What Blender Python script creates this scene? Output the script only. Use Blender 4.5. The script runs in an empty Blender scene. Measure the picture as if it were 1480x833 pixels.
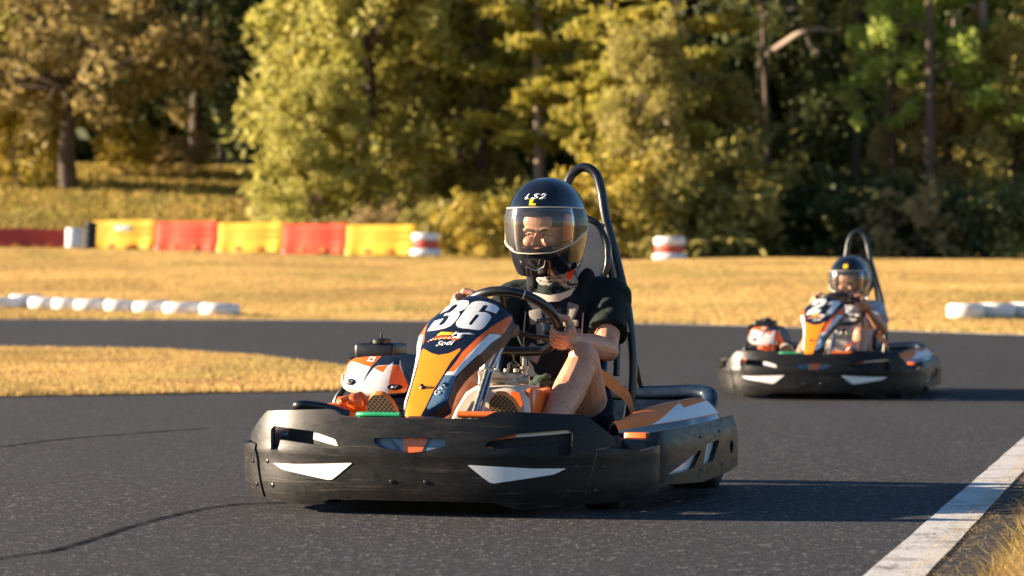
import bpy, bmesh, math, random
import numpy as np
from mathutils import Vector, Matrix, Euler
from mathutils.geometry import delaunay_2d_cdt

R = math.radians
SC = bpy.context.scene
COL = SC.collection
rnd = random.Random(7)

# ---------------------------------------------------------------- materials
def new_mat(name):
    m = bpy.data.materials.new(name); m.use_nodes = True
    nt = m.node_tree; nt.nodes.clear()
    out = nt.nodes.new('ShaderNodeOutputMaterial')
    return m, nt, out

def N(nt, typ, **kw):
    n = nt.nodes.new(typ)
    for k, v in kw.items():
        if k.startswith('i_'):
            n.inputs[k[2:].replace('_', ' ')].default_value = v
        else:
            setattr(n, k, v)
    return n

def ramp(nt, fac, stops):
    r = nt.nodes.new('ShaderNodeValToRGB')
    while len(r.color_ramp.elements) < len(stops): r.color_ramp.elements.new(.5)
    for e, (p, c) in zip(r.color_ramp.elements, stops):
        e.position = p; e.color = (*c, 1) if len(c) == 3 else c
    nt.links.new(fac, r.inputs[0]); return r.outputs[0]

def noise(nt, scale, detail=4, rough=.55, vec=None, dist=0):
    n = nt.nodes.new('ShaderNodeTexNoise')
    n.inputs['Scale'].default_value = scale; n.inputs['Detail'].default_value = detail
    n.inputs['Roughness'].default_value = rough; n.inputs['Distortion'].default_value = dist
    if vec is not None: nt.links.new(vec, n.inputs['Vector'])
    return n.outputs[0]

def mapping(nt, scale=(1, 1, 1), rot=(0, 0, 0), kind='Object'):
    tc = nt.nodes.new('ShaderNodeTexCoord'); mp = nt.nodes.new('ShaderNodeMapping')
    mp.inputs['Scale'].default_value = scale; mp.inputs['Rotation'].default_value = rot
    nt.links.new(tc.outputs[kind], mp.inputs[0]); return mp.outputs[0]

def bump(nt, h, strength, dist=.01):
    b = nt.nodes.new('ShaderNodeBump'); b.inputs['Strength'].default_value = strength
    b.inputs['Distance'].default_value = dist
    nt.links.new(h, b.inputs['Height']); return b.outputs[0]

def mixc(nt, fac, a, b):
    m = nt.nodes.new('ShaderNodeMix'); m.data_type = 'RGBA'
    for s, v in ((6, a), (7, b)):
        if isinstance(v, tuple): m.inputs[s].default_value = (*v, 1)
        else: nt.links.new(v, m.inputs[s])
    if isinstance(fac, float): m.inputs[0].default_value = fac
    else: nt.links.new(fac, m.inputs[0])
    return m.outputs[2]

def simple(name, col, rough=.5, metal=0., coat=0., var=.12, scale=30., bmp=0., spec=.5, dirt=0.):
    m, nt, out = new_mat(name)
    p = N(nt, 'ShaderNodeBsdfPrincipled')
    v = mapping(nt)
    n = noise(nt, scale, 5, .6, v)
    c2 = tuple(max(0, min(1, x*(1-var))) for x in col); c3 = tuple(min(1, x*(1+var)) for x in col)
    c = ramp(nt, n, [(.3, c2), (.7, c3)])
    if dirt > 0:
        n2 = noise(nt, scale*.3, 6, .7, v)
        f = ramp(nt, n2, [(.5, (0, 0, 0)), (.75, (dirt,)*3)])
        c = mixc(nt, f, c, (.16, .13, .10))
    nt.links.new(c, p.inputs['Base Color'])
    rr = ramp(nt, noise(nt, scale*2, 4, .6, v), [(.3, (rough*.85,)*3), (.7, (min(1, rough*1.2),)*3)])
    nt.links.new(rr, p.inputs['Roughness'])
    p.inputs['Metallic'].default_value = metal
    p.inputs['Coat Weight'].default_value = coat
    p.inputs['Coat Roughness'].default_value = .08
    p.inputs['Specular IOR Level'].default_value = spec
    if bmp > 0: nt.links.new(bump(nt, noise(nt, scale*6, 5, .6, v), bmp, .002), p.inputs['Normal'])
    nt.links.new(p.outputs[0], out.inputs[0]); return m

MAT = {}
def scuffed():
    m, nt, out = new_mat('scuffed_black_plastic')
    p = N(nt, 'ShaderNodeBsdfPrincipled')
    v1 = mapping(nt, (3, 3, 22)); v2 = mapping(nt, (1, 1, 1)); v3 = mapping(nt, (3, 3, 75), (0, R(22), 0)); v4 = mapping(nt, (3, 3, 60), (R(8), R(-38), 0))
    big = noise(nt, 6, 6, .65, v2, .8); st = noise(nt, 1.6, 6, .7, v1, .5); sc = noise(nt, 1.2, 4, .6, v3, .4); sc2 = noise(nt, 1.3, 4, .6, v4, .5)
    a = ramp(nt, big, [(.40, (0, 0, 0)), (.62, (1,)*3)]); b = ramp(nt, st, [(.45, (0, 0, 0)), (.68, (1,)*3)])
    def mul(x, y):
        n = N(nt, 'ShaderNodeMath', operation='MULTIPLY'); nt.links.new(x, n.inputs[0]); nt.links.new(y, n.inputs[1]); return n.outputs[0]
    def add(x, y):
        n = N(nt, 'ShaderNodeMath', operation='ADD', use_clamp=True); nt.links.new(x, n.inputs[0]); nt.links.new(y, n.inputs[1]); return n.outputs[0]
    c = ramp(nt, sc, [(.60, (0, 0, 0)), (.72, (.6,)*3)]); d = ramp(nt, sc2, [(.62, (0, 0, 0)), (.72, (.6,)*3)])
    f = add(mul(mul(a, b), ramp(nt, noise(nt, 2.2, 3, .5, v2), [(.4, (.05,)*3), (.65, (.4,)*3)])), mul(add(c, d), ramp(nt, big, [(.3, (.15,)*3), (.6, (1,)*3)])))
    nt.links.new(mixc(nt, f, (.0055, .005, .0055), (.065, .054, .043)), p.inputs['Base Color'])
    rg = N(nt, 'ShaderNodeMix', data_type='RGBA', blend_type='MULTIPLY'); rg.inputs[0].default_value = 1
    nt.links.new(ramp(nt, f, [(.0, (.42,)*3), (1, (.66,)*3)]), rg.inputs[6]); nt.links.new(ramp(nt, noise(nt, 16, 6, .75, mapping(nt, (1, 1, 1.8)), .9), [(.38, (.84,)*3), (.62, (1.14,)*3)]), rg.inputs[7]); nt.links.new(rg.outputs[2], p.inputs['Roughness'])
    p.inputs['Specular IOR Level'].default_value = .30
    nt.links.new(bump(nt, add(st, f), .10, .002), p.inputs['Normal'])
    nt.links.new(p.outputs[0], out.inputs[0]); return m

def visor_mat():
    m, nt, out = new_mat('clear_visor')
    t = N(nt, 'ShaderNodeBsdfTransparent'); t.inputs[0].default_value = (.97, .965, .955, 1)
    g = N(nt, 'ShaderNodeBsdfGlossy'); g.inputs['Roughness'].default_value = .07
    g.inputs[0].default_value = (1, 1, 1, 1)
    d = N(nt, 'ShaderNodeBsdfDiffuse'); d.inputs[0].default_value = (.75, .72, .68, 1)
    fr = N(nt, 'ShaderNodeFresnel'); fr.inputs[0].default_value = 1.38
    mx = N(nt, 'ShaderNodeMixShader'); mx2 = N(nt, 'ShaderNodeMixShader')
    sm = noise(nt, 35, 6, .75, mapping(nt, (3, 3, 1)))
    f = ramp(nt, sm, [(.45, (.02,)*3), (.8, (.10,)*3)])
    nt.links.new(f, mx.inputs[0]); nt.links.new(t.outputs[0], mx.inputs[1]); nt.links.new(d.outputs[0], mx.inputs[2])
    nt.links.new(fr.outputs[0], mx2.inputs[0]); nt.links.new(mx.outputs[0], mx2.inputs[1]); nt.links.new(g.outputs[0], mx2.inputs[2])
    nt.links.new(mx2.outputs[0], out.inputs[0]); return m

def skin_mat(name, c):
    m, nt, out = new_mat(name)
    p = N(nt, 'ShaderNodeBsdfPrincipled'); v = mapping(nt)
    n = noise(nt, 14, 5, .6, v)
    col = ramp(nt, n, [(.3, (c[0]*.80, c[1]*.66, c[2]*.60)), (.5, c), (.75, (c[0]*1.05, c[1]*.84, c[2]*.80))])
    # short body hair: fine dark streaks
    h = noise(nt, 5, 3, .5, mapping(nt, (60, 60, 14)))
    f = ramp(nt, h, [(.52, (0, 0, 0)), (.68, (.5,)*3)])
    col = mixc(nt, f, col, (.16, .085, .045))
    nt.links.new(col, p.inputs['Base Color'])
    p.inputs['Roughness'].default_value = .48
    p.inputs['Subsurface Weight'].default_value = .12
    p.inputs['Subsurface Radius'].default_value = (.012, .004, .002); p.inputs['Subsurface Scale'].default_value = .6
    nt.links.new(bump(nt, noise(nt, 260, 3, .6, v), .18, .0015), p.inputs['Normal'])
    nt.links.new(p.outputs[0], out.inputs[0]); return m

def cloth_mat(name, c, fold=.5):
    m, nt, out = new_mat(name)
    p = N(nt, 'ShaderNodeBsdfPrincipled'); v = mapping(nt)
    n = noise(nt, 9, 5, .6, v, .8)
    nt.links.new(ramp(nt, n, [(.3, tuple(x*.8 for x in c)), (.7, tuple(x*1.2 for x in c))]), p.inputs['Base Color'])
    p.inputs['Roughness'].default_value = .85; p.inputs['Sheen Weight'].default_value = .03
    p.inputs['Specular IOR Level'].default_value = .25
    v2 = mapping(nt, (1, 1, 1.8), (R(20), R(25), 0))
    nt.links.new(bump(nt, noise(nt, 11, 3, .45, v2, 1.6), fold, .03), p.inputs['Normal'])
    nt.links.new(p.outputs[0], out.inputs[0]); return m

def asphalt():
    m, nt, out = new_mat('asphalt')
    p = N(nt, 'ShaderNodeBsdfPrincipled'); v = mapping(nt)
    vor = N(nt, 'ShaderNodeTexVoronoi'); vor.inputs['Scale'].default_value = 105; nt.links.new(v, vor.inputs['Vector'])
    vor2 = N(nt, 'ShaderNodeTexVoronoi'); vor2.inputs['Scale'].default_value = 46; nt.links.new(v, vor2.inputs['Vector'])
    sp = N(nt, 'ShaderNodeSeparateXYZ'); nt.links.new(vor.outputs['Color'], sp.inputs[0])
    sp2 = N(nt, 'ShaderNodeSeparateXYZ'); nt.links.new(vor2.outputs['Color'], sp2.inputs[0])
    big = noise(nt, .35, 5, .6, v); med = noise(nt, 2.2, 5, .65, v)
    base = ramp(nt, sp.outputs[0], [(.0, (.012, .011, .011)), (.45, (.020, .020, .0235)), (.80, (.038, .038, .043)), (.93, (.092, .090, .092)), (1., (.34, .32, .31))])
    b2 = ramp(nt, sp2.outputs[1], [(0, (.55,)*3), (.5, (.80,)*3), (1, (1.2,)*3)])
    mu = N(nt, 'ShaderNodeMix', data_type='RGBA', blend_type='MULTIPLY'); mu.inputs[0].default_value = 1
    nt.links.new(base, mu.inputs[6]); nt.links.new(b2, mu.inputs[7]); base = mu.outputs[2]
    t1 = mixc(nt, ramp(nt, big, [(.35, (0, 0, 0)), (.7, (.5,)*3)]), base, (.037, .038, .043))
    vs = mapping(nt, (1.6, .07, 1), (0, 0, R(-72)))
    stn = noise(nt, 1.0, 4, .55, vs, .3)
    t2 = mixc(nt, ramp(nt, stn, [(.46, (0, 0, 0)), (.68, (.45,)*3)]), t1, (.022, .022, .024))
    t3 = mixc(nt, ramp(nt, med, [(.55, (0, 0, 0)), (.8, (.25,)*3)]), t2, (.055, .052, .050))
    nt.links.new(t3, p.inputs['Base Color']); p.inputs['Roughness'].default_value = .8
    p.inputs['Specular IOR Level'].default_value = .3
    mm = N(nt, 'ShaderNodeMath', operation='MULTIPLY_ADD'); nt.links.new(sp.outputs[0], mm.inputs[0]); mm.inputs[1].default_value = .6; nt.links.new(vor.outputs['Distance'], mm.inputs[2])
    nt.links.new(bump(nt, mm.outputs[0], .5, .004), p.inputs['Normal'])
    nt.links.new(p.outputs[0], out.inputs[0]); return m

def grass_ground():
    m, nt, out = new_mat('dry_grass_ground')
    p = N(nt, 'ShaderNodeBsdfPrincipled'); v = mapping(nt)
    a = noise(nt, .16, 5, .6, v); b = noise(nt, 1.3, 5, .65, v); c = noise(nt, 30, 4, .7, v)
    col = ramp(nt, a, [(.35, (.50, .34, .14)), (.5, (.58, .41, .17)), (.66, (.43, .31, .12))])
    col = mixc(nt, ramp(nt, b, [(.5, (0, 0, 0)), (.8, (.7,)*3)]), col, (.30, .185, .08))
    col = mixc(nt, ramp(nt, c, [(.4, (0, 0, 0)), (.8, (.5,)*3)]), col, (.16, .11, .045))
    # greener further up the bank
    sep = N(nt, 'ShaderNodeSeparateXYZ'); tc = N(nt, 'ShaderNodeTexCoord'); nt.links.new(tc.outputs['Object'], sep.inputs[0])
    mr = N(nt, 'ShaderNodeMapRange'); mr.inputs[1].default_value = 82; mr.inputs[2].default_value = 90
    nt.links.new(sep.outputs[1], mr.inputs[0])
    g = mixc(nt, ramp(nt, b, [(.4, (0, 0, 0)), (.65, (1,)*3)]), (.26, .22, .06), (.42, .30, .11))
    col = mixc(nt, mr.outputs[0], col, g)
    nt.links.new(col, p.inputs['Base Color']); p.inputs['Roughness'].default_value = .95
    p.inputs['Specular IOR Level'].default_value = .1
    nt.links.new(bump(nt, c, .6, .03), p.inputs['Normal'])
    nt.links.new(p.outputs[0], out.inputs[0]); return m

def blade_mat(name, stops, tr=.35, patch=((.34, .30, .10), (.36, .21, .11))):
    m, nt, out = new_mat(name)
    g = N(nt, 'ShaderNodeNewGeometry'); col = ramp(nt, g.outputs['Random Per Island'], stops)
    v = mapping(nt); big = noise(nt, .18, 4, .6, v)
    h = N(nt, 'ShaderNodeHueSaturation'); nt.links.new(col, h.inputs['Color'])
    nt.links.new(ramp(nt, big, [(.35, (.8,)*3), (.65, (1.15,)*3)]), h.inputs['Value'])
    pt = noise(nt, .35, 5, .65, mapping(nt, (1, .5, 1)), .5); pt2 = noise(nt, .9, 4, .6, mapping(nt, (.6, 1, 1)))
    c1 = mixc(nt, ramp(nt, pt, [(.48, (0, 0, 0)), (.66, (.65,)*3)]), col, patch[0]); c2 = mixc(nt, ramp(nt, pt2, [(.52, (0, 0, 0)), (.72, (.6,)*3)]), c1, patch[1]); nt.links.new(c2, h.inputs['Color'])
    d = N(nt, 'ShaderNodeBsdfDiffuse'); t = N(nt, 'ShaderNodeBsdfTranslucent'); mx = N(nt, 'ShaderNodeMixShader')
    mx.inputs[0].default_value = tr
    nt.links.new(h.outputs[0], d.inputs[0]); nt.links.new(h.outputs[0], t.inputs[0])
    nt.links.new(d.outputs[0], mx.inputs[1]); nt.links.new(t.outputs[0], mx.inputs[2])
    nt.links.new(mx.outputs[0], out.inputs[0]); return m

def leaf_mat(name, a, b, c, tr=.3):
    m, nt, out = new_mat(name)
    g = N(nt, 'ShaderNodeNewGeometry'); col = ramp(nt, g.outputs['Random Per Island'], [(0, a), (.55, b), (1, c)])
    big = noise(nt, .55, 3, .6, mapping(nt))
    col = mixc(nt, ramp(nt, big, [(.4, (0, 0, 0)), (.65, (.7,)*3)]), col, c)
    d = N(nt, 'ShaderNodeBsdfPrincipled'); d.inputs['Roughness'].default_value = .55; d.inputs['Specular IOR Level'].default_value = .25
    t = N(nt, 'ShaderNodeBsdfTranslucent'); mx = N(nt, 'ShaderNodeMixShader'); mx.inputs[0].default_value = tr
    nt.links.new(col, d.inputs[0]); nt.links.new(col, t.inputs[0])
    nt.links.new(d.outputs[0], mx.inputs[1]); nt.links.new(t.outputs[0], mx.inputs[2])
    nt.links.new(mx.outputs[0], out.inputs[0]); return m

def bark_mat(name, a, b):
    m, nt, out = new_mat(name)
    p = N(nt, 'ShaderNodeBsdfPrincipled'); n = noise(nt, 3, 6, .7, mapping(nt, (3, 3, .5)))
    nt.links.new(ramp(nt, n, [(.35, a), (.7, b)]), p.inputs['Base Color']); p.inputs['Roughness'].default_value = .9
    nt.links.new(bump(nt, n, .8, .05), p.inputs['Normal']); nt.links.new(p.outputs[0], out.inputs[0]); return m

def lattice_mat():
    m, nt, out = new_mat('gum_sole_lattice')
    p = N(nt, 'ShaderNodeBsdfPrincipled'); v = mapping(nt)
    sep = N(nt, 'ShaderNodeSeparateXYZ'); nt.links.new(v, sep.inputs[0])
    def line(sign):
        a = N(nt, 'ShaderNodeMath', operation='MULTIPLY'); a.inputs[1].default_value = sign*1.0; nt.links.new(sep.outputs[2], a.inputs[0])
        b = N(nt, 'ShaderNodeMath', operation='ADD'); nt.links.new(sep.outputs[0], b.inputs[0]); nt.links.new(a.outputs[0], b.inputs[1])
        c = N(nt, 'ShaderNodeMath', operation='MULTIPLY'); c.inputs[1].default_value = 62; nt.links.new(b.outputs[0], c.inputs[0])
        d = N(nt, 'ShaderNodeMath', operation='FRACT'); nt.links.new(c.outputs[0], d.inputs[0])
        e = N(nt, 'ShaderNodeMath', operation='GREATER_THAN'); e.inputs[1].default_value = .34; nt.links.new(d.outputs[0], e.inputs[0])
        return e.outputs[0]
    mu = N(nt, 'ShaderNodeMath', operation='MULTIPLY'); nt.links.new(line(1), mu.inputs[0]); nt.links.new(line(-1), mu.inputs[1])
    nt.links.new(mixc(nt, mu.outputs[0], (.42, .24, .11), (.035, .022, .015)), p.inputs['Base Color'])
    iv = N(nt, 'ShaderNodeMath', operation='SUBTRACT'); iv.inputs[0].default_value = 1; nt.links.new(mu.outputs[0], iv.inputs[1])
    nt.links.new(bump(nt, iv.outputs[0], .8, .004), p.inputs['Normal'])
    p.inputs['Roughness'].default_value = .7; nt.links.new(p.outputs[0], out.inputs[0]); return m

def camo_mat():
    m, nt, out = new_mat('patterned_neck_gaiter')
    p = N(nt, 'ShaderNodeBsdfPrincipled'); v = mapping(nt, (1, 1, 2.2))
    n = noise(nt, 26, 2, .5, v, 1.5)
    nt.links.new(ramp(nt, n, [(.43, (.02, .02, .022)), (.47, (.24, .20, .18)), (.6, (.36, .31, .28))]), p.inputs['Base Color'])
    p.inputs['Roughness'].default_value = .9
    nt.links.new(bump(nt, noise(nt, 16, 3, .5, v, 1), .7, .03), p.inputs['Normal'])
    nt.links.new(p.outputs[0], out.inputs[0]); return m

def paint_line():
    m, nt, out = new_mat('worn_white_paint')
    p = N(nt, 'ShaderNodeBsdfPrincipled'); v = mapping(nt)
    a = noise(nt, 55, 5, .75, v); b = noise(nt, 3.5, 5, .7, v)
    s = N(nt, 'ShaderNodeMath', operation='ADD'); nt.links.new(a, s.inputs[0]); nt.links.new(b, s.inputs[1])
    f = ramp(nt, s.outputs[0], [(.0, (0, 0, 0)), (1, (1, 1, 1))])
    f2 = ramp(nt, s.outputs[0], [(.60, (1,)*3), (.85, (.0,)*3)])
    mr = N(nt, 'ShaderNodeMapRange'); mr.inputs[1].default_value = 1.02; mr.inputs[2].default_value = 1.22
    nt.links.new(s.outputs[0], mr.inputs[0])
    col = mixc(nt, mr.outputs[0], (.56, .545, .52), (.12, .11, .10))
    nt.links.new(col, p.inputs['Base Color']); p.inputs['Roughness'].default_value = .7
    nt.links.new(bump(nt, noise(nt, 110, 3, .7, v), .5, .006), p.inputs['Normal'])
    nt.links.new(p.outputs[0], out.inputs[0]); return m

def seam_mat():
    m, nt, out = new_mat('crumbled_seam')
    p = N(nt, 'ShaderNodeBsdfPrincipled'); p.inputs['Base Color'].default_value = (.012, .011, .012, 1); p.inputs['Roughness'].default_value = .95
    p.inputs['Specular IOR Level'].default_value = .1
    t = N(nt, 'ShaderNodeBsdfTransparent'); mx = N(nt, 'ShaderNodeMixShader'); v = mapping(nt)
    a = noise(nt, 110, 4, .8, v); b = noise(nt, 9, 3, .6, v)
    s = N(nt, 'ShaderNodeMath', operation='ADD'); nt.links.new(a, s.inputs[0]); nt.links.new(b, s.inputs[1])
    g = N(nt, 'ShaderNodeMapRange'); g.inputs[1].default_value = .75; g.inputs[2].default_value = 1.25; g.inputs[4].default_value = .85; nt.links.new(s.outputs[0], g.inputs[0])
    nt.links.new(g.outputs[0], mx.inputs[0]); nt.links.new(t.outputs[0], mx.inputs[1]); nt.links.new(p.outputs[0], mx.inputs[2])
    nt.links.new(mx.outputs[0], out.inputs[0]); return m
MAT.update(
 black=scuffed(), podorange=simple('pod_orange', (.92, .20, .015), .45, spec=.25, var=.08), podwhite=simple('pod_white', (.80, .79, .77), .4, spec=.25, var=.03), dkblue=simple('rear_bumper_plastic', (.007, .02, .045), .42, spec=.35, var=.3), visor=visor_mat(), lattice=lattice_mat(), gaiter=camo_mat(), asphalt=asphalt(), ground=grass_ground(), line=paint_line(),  # dkblue: sky reflection on black plastic is put into its colour
 rim=simple('black_plastic_edge', (.014, .014, .016), .3, var=.3, spec=.6),
 satin=simple('satin_black', (.012, .012, .014), .32, var=.3, scale=12, spec=.6, dirt=.1),
 gloss=simple('gloss_black', (.006, .007, .010), .10, coat=.8, var=.3),
 navy=simple('gloss_navy_black', (.006, .010, .020), .2, coat=.6, var=.2),
 rubber=simple('tyre_rubber', (.016, .015, .015), .75, var=.3, bmp=.4),
 tube=simple('black_powder_coat', (.010, .012, .015), .33, var=.3, spec=.6),
 amber=simple('amber_plastic', (.90, .27, .008), .26, coat=.5, var=.05, scale=8),
 orange=simple('orange_plastic', (.85, .15, .015), .28, coat=.5, var=.06, scale=8),
 red=simple('red_plastic', (.75, .045, .012), .35, var=.15),
 white=simple('white_gloss', (.80, .79, .77), .25, coat=.5, var=.03, scale=10, dirt=.12),
 slate=simple('slate_blue_vinyl', (.11, .19, .28), .3, coat=.4, var=.06),
 blue=simple('blue_edge_highlight', (.012, .04, .09), .25, coat=.4, var=.1),  # blue highlight along the black seat edge, painted as colour
 brown=simple('dark_brown_side', (.035, .022, .016), .5, var=.2),
 green=simple('green_pedal_tube', (.02, .32, .13), .35, var=.1),
 steel=simple('bare_steel', (.50, .49, .47), .28, metal=1., var=.15),
 alloy=simple('cast_alloy', (.52, .46, .38), .45, metal=.5, var=.3, scale=40, bmp=.3, dirt=.4),
 tank=simple('cream_tank_plastic', (.72, .60, .48), .42, var=.05, scale=6),
 strap=simple('orange_webbing', (.80, .20, .035), .75, var=.1, bmp=.5),
 gold=simple('metallic_gold', (.55, .30, .06), .3, metal=.6, var=.25),
 yellow=simple('yellow_sticker', (.85, .60, .02), .4, var=.05),
 print_red=simple('printed_red', (.62, .06, .015), .35, var=.3, scale=90),
 greypad=simple('grey_pad', (.22, .19, .17), .85, var=.25, scale=40, bmp=.4),
 headpad=simple('worn_grey_headrest', (.52, .43, .35), .8, var=.15, scale=10, bmp=.3, dirt=.3),
 skin=skin_mat('reddish_tan_skin', (.62, .31, .19)), skin2=skin_mat('tan_skin', (.48, .26, .16)),
 tee=cloth_mat('dark_green_cotton', (.003, .011, .010), .5), vest=cloth_mat('black_vest', (.006, .008, .013), .3),
 shorts=cloth_mat('black_shorts', (.010, .011, .014), .7), shorts2=cloth_mat('tan_shorts', (.30, .20, .13), .5),
 teeblue=cloth_mat('grey_blue_cotton', (.40, .45, .52), .8), whitecloth=cloth_mat('white_cloth', (.62, .58, .54), .6),
 shoe=cloth_mat('dark_canvas_shoe', (.02, .02, .022), .3), greencloth=cloth_mat('green_cloth', (.03, .055, .04), .9),
 eyew=simple('eye_white', (.55, .50, .46), .2), iris=simple('dark_iris', (.02, .014, .01), .15), hair=simple('brown_hair', (.045, .022, .012), .7),
 liner=simple('red_liner', (.35, .05, .03), .8),
 by=simple('yellow_barrier_plastic', (.82, .50, .03), .5, var=.08, scale=3), br=simple('red_barrier_plastic', (.75, .09, .03), .5, var=.1, scale=3),
 wt=simple('white_painted_tyre', (.78, .77, .75), .6, var=.08, scale=5, dirt=.25), rt=simple('red_painted_tyre', (.55, .06, .03), .6, var=.15, scale=5, dirt=.3),
 concrete=simple('grey_concrete', (.30, .27, .24), .9, var=.2, scale=4), cloth_dk=simple('dark_wood', (.10, .08, .07), .9, var=.3, scale=5),
)

# ---------------------------------------------------------------- mesh builder
def rotm(rx=0, ry=0, rz=0): return Euler((R(rx), R(ry), R(rz))).to_matrix()

def cat(P, n=8, closed=False):
    P = [Vector(p) for p in P]
    if closed: Q = [P[-1]] + P + [P[0], P[1]]
    else: Q = [2*P[0]-P[1]] + P + [2*P[-1]-P[-2]]
    out = []
    for i in range(1, len(Q)-2):
        a, b, c, d = Q[i-1:i+3]
        for k in range(n):
            t = k/n
            out.append(.5*((2*b)+(c-a)*t+(2*a-5*b+4*c-d)*t*t+(3*b-3*c+d-a)*t**3))
    if not closed: out.append(P[-1])
    return out

def inside(p, poly):
    x, y = p; r = False; j = len(poly)-1
    for i in range(len(poly)):
        xi, yi = poly[i]; xj, yj = poly[j]
        if (yi > y) != (yj > y) and x < (xj-xi)*(y-yi)/(yj-yi)+xi: r = not r
        j = i
    return r

def densify(poly, res):
    out = []
    for i, a in enumerate(poly):
        b = poly[(i+1) % len(poly)]; n = max(1, int(math.dist(a, b)/res+.5))
        out += [(a[0]+(b[0]-a[0])*k/n, a[1]+(b[1]-a[1])*k/n) for k in range(n)]
    return out

def segd(p, a, b):
    ax, ay = a; bx, by = b; dx, dy = bx-ax, by-ay; L = dx*dx+dy*dy
    t = 0 if L == 0 else max(0, min(1, ((p[0]-ax)*dx+(p[1]-ay)*dy)/L))
    return math.hypot(p[0]-ax-t*dx, p[1]-ay-t*dy)

def round_poly(poly, r=.2, n=3):
    out = []
    m = len(poly)
    for i in range(m):
        p0 = Vector(poly[i-1]); p1 = Vector(poly[i]); p2 = Vector(poly[(i+1) % m])
        a = p1+(p0-p1)*r; b = p1+(p2-p1)*r
        for k in range(n+1):
            t = k/n; q = a*(1-t)**2+p1*2*t*(1-t)+b*t*t; out.append((q.x, q.y))
    return out

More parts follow.
